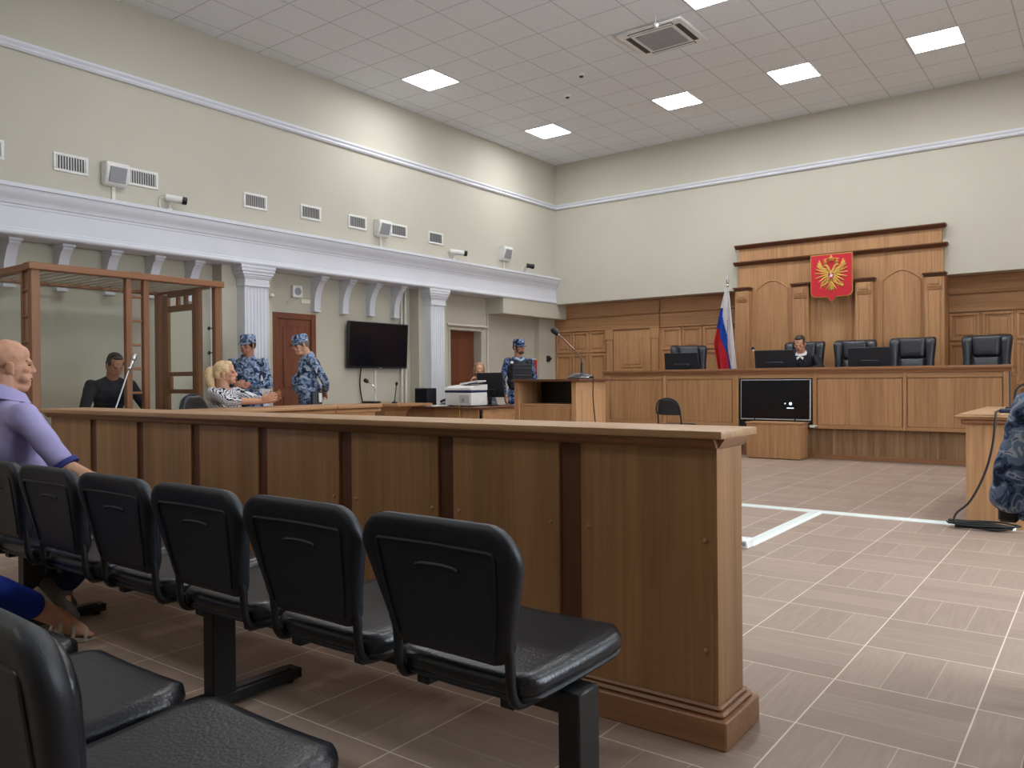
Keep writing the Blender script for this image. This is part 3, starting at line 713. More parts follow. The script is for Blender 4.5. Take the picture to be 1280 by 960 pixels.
b = nb(); box(b, -4.125, -3.345, 10.955, 11.345, .49, .51, .003); obj('lid', b, woodX, t)
b = nb(); box(b, -4.09, -3.38, 10.985, 11.32, 0, .012); obj('foot_frame', b, darkX, t)
t = thing('cable_box', 'tiny pale socket box under the bench television', 'box', (-3.29, 11.327, .43))
b = nb(); box(b, -.05, .05, -.03, .03, 0, .035, .006); obj('socket_body', b, whiteP, t, True)
b = nb(); tube(b, [(.03, -.03, .02), (.05, -.04, .01), (.07, -.03, .012)], .006); obj('plug_lead', b, rubber, t, True)

# high-backed leather chairs of the judges
def judge_chair():
    t = thing('judge_chair', 'x', 'chair', (0, 0, .42))
    b = nb(); pillow(b, [(0, .20), (.02, .24), (.1, .255), (.3, .25), (.5, .262), (.62, .285), (.72, .30), (.765, .295), (.785, .27)], (0, -.24, .5), (1, 0, 0), V((0, -.12, .99)), V((0, .99, .12)), .09, 16, .05, .25); bk = obj('backrest', b, chairleather, t, True, 1.2)
    b = nb(); pillow(b, round_rows(.48, .775, .165, .185, .04, .05), (0, -.17, .5), (1, 0, 0), V((0, -.12, .99)), V((0, .99, .12)), .12, 12, .05, .2); obj('headrest_cushion', b, chairleather, bk, True, 1.2)
    b = nb(); pillow(b, round_rows(.06, .48, .17, .165, .04, .03), (0, -.17, .5), (1, 0, 0), V((0, -.12, .99)), V((0, .99, .12)), .12, 12, .05, .2); obj('lumbar_cushion', b, chairleather, bk, True, 1.2)
    for s in (-1, 1):
        b = nb(); pillow(b, [(.05, .05), (.1, .06), (.3, .055), (.45, .05), (.55, .06), (.68, .075), (.74, .075), (.775, .05)], (s*.235, -.155, .5), V((1, s*.45, 0)).normalized(), V((0, -.12, .99)), V((-s*.4, .9, .1)).normalized(), .11, 10, .05); obj('wing_bolster', b, chairleather, bk, True, 1.2)
    b = nb(); pillow(b, round_rows(-.25, .27, .25, .27, .08, .12), (0, 0, .47), (1, 0, 0), (0, 1, 0), (0, 0, 1), .13, 12, .06, 0); obj('seat', b, chairleather, t, True, 1.2)
    for s in (-1, 1):
        b = nb(); tube(b, [(s*.26, -.2, .5), (s*.3, -.2, .62), (s*.3, -.1, .67), (s*.3, .15, .67), (s*.3, .22, .6), (s*.25, .15, .45)], .025, 8); obj('armrest', b, plastic, t, True, 1.2)
    b = nb(); cyl(b, (0, 0, .1), (0, 0, .42), .03); obj('gas_column', b, metal_black, t, True)
    b = nb()
    for k in range(5):
        a = k*2*PI/5; capsule(b, (0, 0, .11), (.3*math.cos(a), .3*math.sin(a), .075), .028, .02, 8)
    obj('star_base', b, plastic, t, True)
    for k in range(5):
        a = k*2*PI/5; b = nb(); cyl(b, (.3*math.cos(a)-.02, .3*math.sin(a), .028), (.3*math.cos(a)+.02, .3*math.sin(a), .028), .028, n=12); obj('caster', b, rubber, t, True)
    return t
JC = [(-5.66, 12.55, PI+.55, 'black leather high-back chair behind the bench, beside the tricolour flag'),
      (-3.85, 12.62, PI+.05, 'black leather high-back chair in which the judge in the robe sits'),
      (-3.08, 12.62, PI+.12, 'black leather high-back chair partly behind a monitor, below the coat of arms'),
      (-2.28, 12.45, PI, 'black leather high-back chair between the monitor and the last chair of the bench'),
      (-1.37, 12.5, PI-.05, 'black leather high-back chair at the end of the bench by the plain panelling')]
j0 = None
for x, y, a, l in JC:
    if j0 is None:
        j0 = judge_chair(); j0.location = (x, y, .42); j0.rotation_euler = (0, 0, a); j0['label'] = l; j0['group'] = 'leather chairs of the judges'
    else: dup(j0, (x, y, .42), a, l)
# the chairs show a narrower gap over the bench
def monitor(x, y, z, a, label, w=.54, h=.30, group='monitors on the bench', back=True):
    t = thing('monitor', label, 'monitor', (x, y, z), a, group)
    R = Euler((.12, 0, 0)).to_matrix()
    b = nb(); obox(b, (0, 0, .12+h/2), (w/2, .014, h/2), R, .006); obj('monitor_case', b, plastic, t, True)
    b = nb(); obox(b, (0, .0155, .122+h/2), (w/2-.012, .002, h/2-.012), R); obj('monitor_screen', b, screen, t, True)
    b = nb(); obox(b, (0, -.014, .12+h*.2), (w*.22, .01, h*.14), R, .008); obj('rear_housing', b, plastic, t, True)
    b = nb(); box(b, -.03, .03, -.03, .0, .01, .125, .005); obj('stand_neck', b, metal_black, t, True)
    b = nb(); box(b, -.12, .12, -.11, .08, 0, .012, .005); obj('stand_base', b, metal_black, t, True)
    return t
for x, y, a, l, w in ((-5.5, 11.85, .0, 'monitor back on the bench before the chair by the flag', .58), (-4.0, 11.85, .0, 'monitor back on the bench beside the judge in the robe', .60), (-2.68, 11.85, .0, 'monitor back on the bench before the chair below the coat of arms', .56)):
    monitor(x, y, 1.152, a, l, w, .27)
t = thing('paper_sheet', 'white papers under the hands of the judge in the robe', 'paper', (-3.55, 11.80, 1.152))
b = nb(); box(b, -.15, .15, -.1, .12, 0, .012, .002); obj('paper_stack', b, paperM, t, True)
t = thing('wall_socket', 'small dark socket with a red light low on the panelling by the flag', 'socket', (-4.8, 13.14, 1.62))
b = nb(); ellip(b, (0, 0, 0), (.03, .03, .03)); obj('socket_body', b, metal_black, t, True)
b = nb(); ellip(b, (.015, -.02, -.03), (.02, .02, .015)); obj('pale_collar', b, whiteP, t, True)

# flag on its pole
t = thing('tricolour_flag', 'white blue and red flag drooping from a pole with a spear tip', 'flag', (-5.08, 12.75, .42))
b = nb(); cyl(b, (-5.08, 12.75, .44), (-5.08, 12.75, 2.66), .014); obj('flag_pole', b, gold, t)
b = nb(); lathe(b, [(.015, 0), (.022, .02), (.012, .04), (.03, .09), (.018, .15), (.002, .22)], (-5.08, 12.75, 2.65), 14); obj('spear_tip', b, steel, t)
b = nb(); lathe(b, [(.17, 0), (.17, .02), (.06, .05), (.02, .1)], (-5.08, 12.75, .42), 24); obj('flag_stand', b, metal_black, t)
b = nb(); nu, nv = 40, 40; G = []
for j in range(nv+1):
    v = j/nv; row = []
    zt = 2.64 - 1.5*v
    wl = .015 + .24*min(1, (v/.62))**.9 - (.10*max(0, (v-.62)/.38)); wr = .02 + .15*v**.7
    for i in range(nu+1):
        u = i/nu; x = -5.08 - wl + (wl+wr)*u
        y = 12.75 - .035 - .05*math.sin(PI*u)*v**.5 + .045*math.sin(u*11+v*1.5)*min(1, v*2.5)
        row.append(b.verts.new((x, y, zt - .05*math.sin(u*PI)*v)))
    G.append(row)
for j in range(nv):
    for i in range(nu):
        u, v = (i+.5)/nu, (j+.5)/nv
        s = v*1.1 - .95*max(0, u-.30) - .02
        k = 0 if s < .22 else (1 if s < .47 else 2)
        if u > .62: k = 0 if u - .62 > .12*(v-.2) + max(0, v-.72)*.55 else 1
        f = b.faces.new((G[j][i], G[j][i+1], G[j+1][i+1], G[j+1][i])); f.material_index = k
bmesh.ops.solidify(b, geom=b.faces[:], thickness=.004)
obj('flag_cloth', b, [flagW, flagB, flagR], t, ang=1.4)

# coat of arms
t = thing('coat_of_arms', 'red shield with a gilt double-headed eagle on the panelled wall', 'emblem', (-3.515, 13.13, 2.68))
def shield(s):
    w, top, bot = .32*s, .40*s, -.28*s
    pts = [(-w, top), (w, top)]
    for k in range(7): a = k/6*PI/2; pts.append((w-.09*s*(1-math.cos(a)), bot+.09*s-.09*s*math.sin(a)))
    pts += [(.1*s, bot), (.05*s, bot-.02*s), (.02*s, bot-.06*s), (0, bot-.1*s), (-.02*s, bot-.06*s), (-.05*s, bot-.02*s), (-.1*s, bot)]
    for k in range(6, -1, -1): a = k/6*PI/2; pts.append((-w+.09*s*(1-math.cos(a)), bot+.09*s-.09*s*math.sin(a)))
    return pts
b = nb(); prism(b, shield(1.0), (0, 0, 0), (1, 0, 0), (0, 0, 1), (0, -.03, 0)); obj('shield_rim', b, gold, t, True)
b = nb(); prism(b, shield(.965), (0, 0, .002), (1, 0, 0), (0, 0, 1), (0, -.036, 0)); obj('shield_field', b, redM, t, True)
b = nb(); Y0 = -.036; EX = lambda x, z: (x, Y0, z+.06)
def rel(b, poly, d=.012):
    prism(b, [(x, z) for x, z in poly], (0, Y0, .06), (1, 0, 0), (0, 0, 1), (0, -d, 0))
ellip(b, EX(0, -.02), (.055, .022, .095))
for s in (-1, 1):
    tube(b, [EX(s*.02, .05), EX(s*.04, .10), EX(s*.05, .13), EX(s*.075, .145)], lambda q: .022-.006*q, 8); ellip(b, EX(s*.075, .148), (.026, .016, .02)); rel(b, [(s*.09, .155), (s*.125, .138), (s*.09, .138)])
    for k in range(9):                                   # wing feathers fan out from the shoulder
        a = 1.15 - k*.27; L_ = .115 + .012*min(k, 4) - .016*max(0, k-5); ox, oz = .125 - .010*k, .115 - .022*k
        capsule(b, EX(s*ox, oz), EX(s*(ox+L_*math.cos(a)*.8), oz+L_*math.sin(a)), .016, .009, 8)
        capsule(b, EX(s*ox*.6, oz*.75), EX(s*ox, oz), .016, .015, 8)
    tube(b, [EX(s*.04, .03), EX(s*.09, .06), EX(s*.14, .13), EX(s*.19, .17)], lambda q: .02-.008*q, 8)
    tube(b, [EX(s*.03, -.09), EX(s*.075, -.12), EX(s*.11, -.135)], .014, 8); ellip(b, EX(s*.12, -.14), (.022, .014, .014))
    for q in (-.01, .01, .03): capsule(b, EX(s*.12, -.14), EX(s*(.14+q*.3), -.15-q*.6), .006, .004, 6)
    lathe(b, [(.022, 0), (.027, .02), (.03, .03), (.01, .045), (.004, .06)], EX(s*.075, .165), 10)
    tube(b, [EX(s*.075, .215), EX(s*.10, .235), EX(s*.04, .24), EX(0, .25)], .006, 6)
    for k in range(2): capsule(b, EX(0, -.1), EX(s*(.025+.035*k), -.205+.015*k), .018, .012, 8)
capsule(b, EX(0, -.1), EX(0, -.215), .02, .012, 8)
lathe(b, [(.03, 0), (.038, .02), (.042, .035), (.014, .06), (.004, .085)], EX(0, .205), 12)
capsule(b, EX(-.15, -.18), EX(-.115, -.05), .006, .006, 6); capsule(b, EX(-.115, -.05), EX(-.108, -.02), .012, .004, 6)
ellip(b, EX(.15, -.155), (.024, .02, .024)); capsule(b, EX(.15, -.13), EX(.15, -.105), .006, .004, 6)
[setattr(v, 'co', V((v.co.x*1.12, v.co.y, .05+(v.co.z-.05)*1.1))) for v in b.verts]; obj('gilt_eagle', b, gold, t, True, ang=1.0)
b = nb(); rel(b, [(-.038, .035), (.038, .035), (.038, -.03), (.02, -.055), (0, -.065), (-.02, -.055), (-.038, -.03)], .03); obj('breast_shield', b, redM, t, True)
b = nb(); yq = Y0-.031
for p, q, r, r_ in (((-.015, -.02), (.02, -.015), .011, .011), ((.018, -.012), (.028, .012), .008, .006), ((-.012, -.022), (-.02, -.045), .005, .004), ((.016, -.02), (.02, -.045), .005, .004), ((0, -.01), (.002, .022), .008, .007), ((.018, .02), (-.02, -.05), .003, .003)):
    capsule(b, (p[0], yq, p[1]+.06), (q[0], yq, q[1]+.06), r, r_, 8)
ellip(b, (.002, yq, .09), (.008, .006, .009)); obj('silver_rider', b, silverM, t, True)

# ------------------------------------------------------------------ lectern with the long microphone
def leg_box(b, x0, x1, y0, y1, z0, z1, bv=.003): return box(b, x0, x1, y0, y1, z0, z1, bv)
t = thing('lectern', 'wooden lectern with an open shelf before the bench', 'lectern', (-4.45, 6.8, 0))
b = nb(); leg_box(b, -4.87, -4.05, 6.46, 7.1, 1.105, 1.13); obj('lectern_top', b, darkX, t)
for x0, x1 in ((-4.86, -4.80), (-4.17, -4.115)):
    b = nb(); leg_box(b, x0, x1, 6.5, 7.06, 0, 1.105); obj('side_panel', b, woodZ, t)
b = nb(); leg_box(b, -4.80, -4.17, 7.03, 7.06, 0, 1.105); obj('back_panel', b, woodZ, t)
b = nb(); leg_box(b, -4.80, -4.17, 6.52, 7.03, .86, .885); obj('shelf', b, woodX, t)
b = nb(); leg_box(b, -4.80, -4.17, 6.52, 6.545, .05, .86); obj('front_panel', b, woodZ, t)
b = nb(); box(b, -4.80, -4.17, 6.9, 7.03, .885, 1.105); obj('dark_lining', b, metal_black, t)
b = nb(); box(b, -4.115, -4.108, 6.6, 6.96, .1, 1.03, .004); obj('side_field', b, woodZ, t)
t = thing('gooseneck_microphone', 'tall gooseneck microphone leaning over the wooden lectern', 'microphone', (-4.22, 6.75, 1.132))
b = nb(); lathe(b, [(.13, 0), (.13, .015), (.10, .04), (.05, .055), (.02, .06)], (0, 0, 0), 28); obj('table_base', b, metal_black, t, True)
b = nb(); lathe(b, [(.131, .010), (.1325, .013), (.131, .016)], (0, 0, 0), 28); obj('bright_ring', b, chrome, t, True)
b = nb(); cyl(b, (.015, 0, .055), (.015, 0, .16), .012); obj('stem_socket', b, metal_black, t, True)
b = nb(); tube(b, [(.015, 0, .16), (.01, 0, .20), (-.03, .0, .25), (-.14, 0, .35), (-.27, 0, .46)], .0075, 8); obj('gooseneck', b, plain('bronzed metal', (120, 92, 78), .35, metal=.8), t, True)
b = nb(); capsule(b, (-.275, 0, .465), (-.315, 0, .495), .028, .034, 16); obj('foam_windscreen', b, metal_black, t, True)
b = nb(); ellip(b, (-.262, 0, .452), (.014, .014, .014)); obj('bright_collar', b, chrome, t, True)
b = nb(); tube(b, [(.10, -.02, .012), (.16, -.04, .016), (.185, -.06, .004), (.192, -.08, -.2), (.215, -.06, -.55), (.23, -.06, -.9), (.3, -.12, -1.11), (.4, -.3, -1.12)], .006, 6); obj('microphone_cable', b, rubber, t, True)

# ------------------------------------------------------------------ clerk's desk, printer and things on it
t = thing('clerk_desk', 'brown L-shaped desk carrying the printer and the clerk monitor', 'desk', (-7.2, 8.7, 0))
b = nb(); box(b, -8.5, -6.85, 8.38, 9.05, .725, .755, .004); box(b, -7.38, -6.85, 9.05, 9.78, .725, .755, .004); obj('desk_top', b, darkX, t)
b = nb(); box(b, -8.3, -6.93, 8.44, 8.465, 0, .725, .003); obj('front_panel', b, woodZ, t)
b = nb(); box(b, -6.915, -6.89, 8.5, 9.75, 0, .725, .003); box(b, -6.89, -6.882, 8.58, 9.1, .1, .64, .005); box(b, -6.89, -6.882, 9.16, 9.7, .1, .64, .005); obj('side_panel', b, woodZ, t)
b = nb(); box(b, -8.48, -8.45, 8.45, 9.0, 0, .725); obj('end_panel', b, darkZ, t)
b = nb(); box(b, -7.33, -6.915, 9.72, 9.75, 0, .725); obj('end_panel', b, darkZ, t)
t = thing('printer', 'white multifunction printer with a dark blue band', 'printer', (-7.36, 8.70, .757)); t.scale = (.72, .9, .98)
b = nb(); box(b, -.34, .33, -.2, .2, .015, .20, .012, seg=2); obj('printer_body', b, whiteP, t, True)
b = nb(); box(b, -.35, .335, -.21, .2, .20, .235, .01); obj('blue_band', b, plain('dark blue plastic', (38, 42, 92), .4), t, True)
b = nb(); prism(b, [(-.21, 0), (.2, 0), (.2, .08), (-.1, .06), (-.21, .03)], (-.35, 0, .235), (0, 1, 0), (0, 0, 1), (.685, 0, 0)); obj('scanner_lid', b, whiteP, t, True)
b = nb(); prism(b, [(0, 0), (.45, .05), (.45, .07), (0, .03)], (-.12, -.05, .305), (1, 0, 0), (0, 0, 1), (0, .22, 0)); obj('document_tray', b, whiteP, t, True)
b = nb(); box(b, -.1, .22, -.02, .05, .325, .335, .003); obj('tray_slot', b, darkgrey, t, True)
b = nb(); box(b, .0, .31, -.206, -.198, .03, .185, .004); obj('front_tray_door', b, whiteP, t, True)
b = nb(); box(b, .03, .29, -.209, -.205, .045, .165); obj('tray_recess', b, plain('pale grey recess', (186, 186, 184), .6), t, True)
b = nb(); box(b, .09, .17, -.211, -.208, .06, .12); obj('sticker', b, greyP, t, True)
b = nb(); box(b, -.24, -.14, -.206, -.199, .005, .02, .002); obj('rubber_foot', b, darkgrey, t, True)
b = nb(); tube(b, [(.08, -.2, .02), (.12, -.26, .02), (.16, -.325, .0), (.2, -.345, -.2), (.22, -.35, -.45)], .006, 6); obj('yellow_cable', b, plain('yellow cable', (196, 168, 96), .6), t, True)
monitor(-7.25, 9.12, .757, -.2 + PI*0, 'black clerk monitor seen from behind, between the printer and the clerk', .58, .36, None)
t = thing('loudspeaker_box', 'black box loudspeaker on the brown clerk desk', 'loudspeaker', (-8.08, 8.62, .757), .1); t.scale = (.72, 1, .98)
b = nb(); box(b, -.165, .165, -.11, .11, 0, .265, .006); obj('speaker_cabinet', b, plastic, t, True)
b = nb(); box(b, -.15, .15, -.114, -.108, .012, .252, .003); obj('speaker_cloth', b, blackcloth, t, True)
t = thing('desk_phone', 'black desk telephone between the box loudspeaker and the printer', 'telephone', (-7.68, 8.66, .757), .2)
b = nb(); prism(b, [(-.1, 0), (.1, 0), (.1, .06), (-.1, .025)], (-.09, 0, 0), (0, 1, 0), (0, 0, 1), (.18, 0, 0)); obj('phone_base', b, plastic, t, True)
b = nb(); tube(b, [(-.06, -.09, .06), (-.06, -.06, .075), (-.06, .06, .09), (-.06, .09, .08)], .02, 8); obj('handset', b, metal_black, t, True)
pp = [(-8.32, 8.5, .2, 'white papers at the end of the clerk desk beside the box loudspeaker'), (-7.68, 8.43, -.1, 'white papers in front of the desk telephone'), (-7.0, 9.55, .5, 'white papers on the clerk desk beside the guard in the vest')]
p0 = None
for x, y, a, l in pp:
    if p0 is None:
        p0 = thing('paper_pile', l, 'papers', (x, y, .757), a, 'papers on the clerk desk')
        b = nb(); box(b, -.1, .1, -.14, .14, 0, .012, .002); obox(b, (.02, .0, .016), (.1, .14, .004), Euler((0, 0, .2)).to_matrix(), .001); obj('sheets', b, paperM, p0, True)
    else: dup(p0, (x, y, .757), a, l)

# side table with two microphones below the television
t = thing('side_table', 'small wooden table on a tapering pedestal below the wall television', 'table', (-8.25, 7.95, 0))
b = nb(); prism(b, [(-.5, -.1), (-.34, -.38), (.56, -.3), (.6, .35), (-.5, .35)], (-8.25, 7.95, .78), (1, 0, 0), (0, 1, 0), (0, 0, .03)); obj('table_top', b, woodX, t)
b = nb(); rings(b, [[V((-8.25+x*k, 7.95+y*k2, z)) for x, y in ((-1, -1), (1, -1), (1, 1), (-1, 1))] for k, k2, z in ((.24, .22, 0), (.2, .2, .55), (.23, .22, .7), (.33, .26, .78))]); obj('pedestal', b, woodZ, t, ang=.3)
def desk_mic(x, y, z, label, pts, head, base=True, rot=0):
    t = thing('desk_microphone', label, 'microphone', (x, y, z), rot, 'microphones on the side table')
    b = nb(); box(b, -.13, .13, -.07, .07, 0, .028, .008) if base else lathe(b, [(.04, 0), (.04, .015), (.015, .03)], n=18); obj('microphone_base', b, metal_black, t, True)
    b = nb(); tube(b, pts, .0065, 8); obj('gooseneck', b, steel if base else metal_black, t, True)
    d = (V(pts[-1])-V(pts[-2])).normalized(); b = nb(); capsule(b, V(pts[-1]), V(pts[-1])+d*head, head*.75, head*.9, 14); obj('microphone_head', b, metal_black, t, True)
desk_mic(-8.45, 7.88, .812, 'gooseneck microphone arching over a flat black base on the side table', [(.12, 0, .02), (.11, 0, .15), (.03, 0, .26), (-.08, 0, .31)], .035)
desk_mic(-8.05, 7.95, .812, 'straight thin microphone with a small black head on the side table', [(0, 0, .02), (.02, 0, .14), (.04, 0, .26)], .022, False)

# ------------------------------------------------------------------ table of the defence with its chair
t = thing('defence_table', 'long wooden table with a thick edge in front of the seated blonde woman', 'table', (-6.35, 4.6, 0))
for y0, y1 in ((3.3, 5.17), (5.18, 5.78)):
    b = nb(); box(b, -6.68, -6.02, y0, y1, .855, .885, .006); obj('table_top', b, woodY, t)
    b = nb(); sweep(b, [(0, 0), (.035, .01), (.04, .03), (.02, .045), (0, .05)], (-6.09, y0, .805), (1, 0, 0), (0, 0, 1), (0, y1-y0, 0)); obj('edge_moulding', b, woodY, t)
b = nb(); box(b, -6.12, -6.09, 3.35, 5.73, .02, .855); obj('front_panel', b, woodZ, t)
for y in (3.36, 5.16, 5.7):
    b = nb(); box(b, -6.62, -6.12, y, y+.03, 0, .855); obj('side_panel', b, woodZ, t)
def round_chair(label, x, y, a, hz, group=None):
    """stacking chair with a steel tube frame and a rounded padded back"""
    t = thing('stacking_chair', label, 'chair', (x, y, 0), a, group); s = hz/.82
    b = nb(); pillow(b, round_rows(0, .24*s, .2, .185, .05, .15, 8), (0, -.22, .60*s), (1, 0, 0), V((0, -.15, .98)), V((0, .98, .15)), .045, 14, .03, .5); obj('backrest', b, chairleather, t, True, 1.2)
    b = nb(); tube(b, [(-.2, -.23, .62*s), (-.2, -.245, .70*s), (-.16, -.255, .79*s), (-.08, -.26, .83*s), (0, -.26, .842*s), (.08, -.26, .83*s), (.16, -.255, .79*s), (.2, -.245, .70*s), (.2, -.23, .62*s)], .011, 8); obj('back_rim', b, plastic, t, True, 1.2)
    b = nb(); pillow(b, round_rows(-.2, .22, .2, .22, .06, .08), (0, 0, .44), (1, 0, 0), (0, 1, 0), (0, 0, 1), .06, 12, .04); obj('seat', b, chairleather, t, True, 1.2)
    for sx in (-1, 1):
        b = nb(); tube(b, [(sx*.19, -.22, .64*s), (sx*.2, -.2, .45), (sx*.22, -.26, .0)], .011, 8); obj('rear_leg', b, metal_black, t, True)
        b = nb(); tube(b, [(sx*.2, -.2, .43), (sx*.2, .18, .43), (sx*.22, .24, .0)], .011, 8); obj('front_leg', b, metal_black, t, True)
    return t
round_chair('black rounded-back chair on which the blonde woman sits, beside the dock', -7.0, 4.47, -1.2, .98)
round_chair('black rounded-back chair standing before the bench panels', -5.06, 10.75, PI*0-.15, .82)

# ------------------------------------------------------------------ the dock: a timber cage with glass panes
DX, DB, D0, D1 = -7.83, -9.1, 3.15, 5.10
t = thing('defendant_dock', 'tall glazed timber cage in which the man in the black shirt sits', 'dock', ((DX+DB)/2, (D0+D1)/2, 0))
def post(b, x, y, w=.045): box(b, x-w, x+w, y-w, y+w, 0, 2.2, .005)
for x, y, w in ((DX-.045, 3.195, .038), (DX-.045, 4.065, .03), (DX-.045, 4.245, .03), (DX-.045, 5.055, .034), (DX-.25, 3.195, .024), (DB+.05, 3.195, .042), (DB+.05, 5.055, .042), (DX-.42, 5.055, .042)):
    b = nb(); post(b, x, y, w); obj('post', b, cageZ, t)
b = nb()
box(b, DX-.09, DX+.02, D0-.02, D1+.02, 2.17, 2.235, .006); obj('front_rail', b, cageY, t)
b = nb(); box(b, DX-.09, DX, D0, D1, .12, .2, .004); obj('bottom_rail', b, cageY, t)
for y in (3.195, 5.055):
    b = nb(); box(b, DB, DX, y-.045, y+.045, 2.17, 2.232, .005); obj('side_rail', b, wood('cage wood cross rail', (122, 80, 52), (152, 104, 70), 'X'), t)
b = nb(); box(b, DB-.02, DX+.005, D0, D1, 0, .1, .004); obj('dock_floor', b, woodY, t)
b = nb(); box(b, DB-.02, DB+.1, D0, D1, 2.17, 2.232, .005); obj('rear_rail', b, cageY, t)
for k in range(9):
    z = .3+k*.242
    b = nb(); box(b, DX-.065, DX-.03, 4.09, 4.205, z-.012, z+.012, .003); obj('rung', b, cageY, t)
    b = nb(); box(b, DX-.23, DX-.08, 3.175, 3.215, z-.012, z+.012, .003); obj('rung', b, cageY, t)
b = nb()
for k in range(17):
    y = D0+.1+k*.11; box(b, DB, DX, y-.018, y+.018, 2.19, 2.215)
obj('slatted_roof', b, plain('pale roof slat', (186, 178, 166), .6), t)
for y0, y1 in ((3.24, 4.01), (4.285, 5.015)):
    b = nb(); box(b, DX-.05, DX-.042, y0, y1, .1, 2.17); obj('glass_pane', b, glassM, t)
b = nb(); box(b, DB, DX-.34, 3.19, 3.198, .1, 2.17); obj('glass_pane', b, glassM, t)
# door in the far side of the dock
b = nb()
for (a, c, d, e) in ((-8.95, -8.83, .1, 2.15), (-8.30, -8.2, .1, 2.15), (-8.83, -8.30, 1.95, 2.02), (-8.83, -8.30, 2.12, 2.17), (-8.83, -8.30, 1.2, 1.25), (-8.83, -8.30, 1.0, 1.05), (-8.83, -8.30, .1, .2), (-8.65, -8.61, 2.02, 2.12), (-8.49, -8.45, 2.02, 2.12), (-8.83, -8.78, 1.05, 1.2)):
    box(b, a, c, 5.03, 5.07, d, e, .003)
dd = obj('door_leaf', b, cageZ, t)
b = nb(); box(b, -8.83, -8.30, 5.048, 5.054, 1.25, 1.95); box(b, -8.83, -8.30, 5.048, 5.054, .2, 1.0); obj('door_glass', b, glassM, dd)
for z in (1.45, 1.72):
    b = nb(); cyl(b, (DX-.10, 5.0, z-.02), (DX-.10, 5.0, z+.02), .012, n=10); box(b, DX-.14, DX-.06, 5.0, 5.02, z-.006, z+.006); obj('door_hinge', b, metal_black, dd)
b = nb(); box(b, DX-.075, DX-.068, 5.0, 5.012, .1, 2.17); obj('bright_edge', b, whiteP, dd)
t = thing('dock_bench', 'plain wooden bench inside the dock under the seated man', 'bench', (-8.62, 4.0, 0))
b = nb(); box(b, -8.86, -8.42, 3.35, 4.75, .53, .57, .005); obj('bench_seat', b, woodY, t)
for y in (3.45, 4.62):
    b = nb(); box(b, -8.82, -8.46, y, y+.04, .102, .53); obj('bench_leg', b, woodZ, t)
t = thing('microphone_stand', 'silver microphone on a slanting boom in front of the dock', 'microphone', (-7.55, 3.68, 0))
b = nb()
for k in range(3): a = k*2*PI/3+.4; tube(b, [(0, 0, .25), (.26*math.cos(a), .26*math.sin(a), .012)], .009, 8, smooth=False)
obj('tripod_foot', b, metal_black, t, True)
b = nb(); cyl(b, (0, 0, .2), (0, 0, .72), .011); obj('stand_pole', b, metal_black, t, True)
b = nb(); cyl(b, (0, .02, .68), (0, .225, 1.26), .007); obj('boom_arm', b, steel, t, True)
b = nb(); ellip(b, (0, .228, 1.265), (.02, .02, .024)); obj('clip', b, chrome, t, True)
b = nb(); cyl(b, (0, .225, 1.25), (0, .268, 1.36), .013, .018); obj('microphone_handle', b, steel, t, True)
b = nb(); capsule(b, (0, .268, 1.36), (0, .278, 1.387), .027, .027); obj('mesh_head', b, steel, t, True)

# ------------------------------------------------------------------ desk at the window side with its microphone
t = thing('prosecutor_desk', 'pale wooden desk with a thick moulded top at the window side', 'desk', (-.3, 7.6, 0))
b = nb(); box(b, -.87, .6, 6.85, 6.88, 0, .80); obj('front_panel', b, woodZ, t)
b = nb(); box(b, -.87, -.845, 6.88, 8.5, 0, .80); obj('side_panel', b, woodZ, t)
b = nb(); box(b, .575, .6, 6.88, 8.5, 0, .80); obj('far_panel', b, woodZ, t)
b = nb(); box(b, -.92, .65, 6.8, 8.6, .80, .84, .006); box(b, -.94, .67, 6.78, 8.62, .815, .828, .005); obj('desk_top', b, barX, t)
b = nb(); box(b, -.90, .63, 6.82, 8.58, .765, .802, .01); obj('top_moulding', b, trimX, t)
t = thing('desk_microphone', 'black gooseneck microphone on the desk beside the officer at the edge', 'microphone', (-.52, 7.15, .842))
b = nb(); box(b, -.16, .1, -.07, .07, 0, .03, .008); obj('microphone_base', b, plain('navy blue plastic', (30, 34, 66), .4), t, True)
b = nb(); tube(b, [(-.05, 0, .03), (-.06, 0, .12), (-.03, 0, .2), (.1, 0, .26)], .008, 8); obj('gooseneck', b, metal_black, t, True)
b = nb(); capsule(b, (.1, 0, .26), (.14, 0, .272), .02, .024); obj('microphone_head', b, metal_black, t, True)
t = thing('antenna_box', 'small device with an upright aerial on the window side desk', 'device', (-.62, 7.6, .842))
b = nb(); box(b, -.06, .06, -.05, .05, 0, .03, .005); obj('device_body', b, metal_black, t, True)
b = nb(); cyl(b, (-.03, 0, .03), (-.03, 0, .32), .006, n=8); obj('aerial', b, metal_black, t, True)
b = nb(); tube(b, [(-.69, 7.15, .855), (-.68, 6.95, .855), (-.67, 6.79, .855), (-.67, 6.755, .79), (-.69, 6.75, .6), (-.74, 6.75, .4), (-.83, 6.74, .2), (-.92, 6.72, .10), (-.92, 6.70, .04), (-.82, 6.72, .012)] , .008, 8)
for k in range(5):
    r = .12+.012*k; c0 = (-.76+.02*math.sin(k*2), 6.70+.012*math.cos(k*3)); pts = [(c0[0]+r*1.35*math.cos(a*PI/6), c0[1]+r*.45*math.sin(a*PI/6), .012+.009*k+.004*math.sin(a*1.7+k)) for a in range(13)]
    tube(b, pts, .007, 6)
o = obj('coiled_cable', b, rubber); tag(o, 'black cable hanging from the window side desk into a coil on the floor', 'cable')

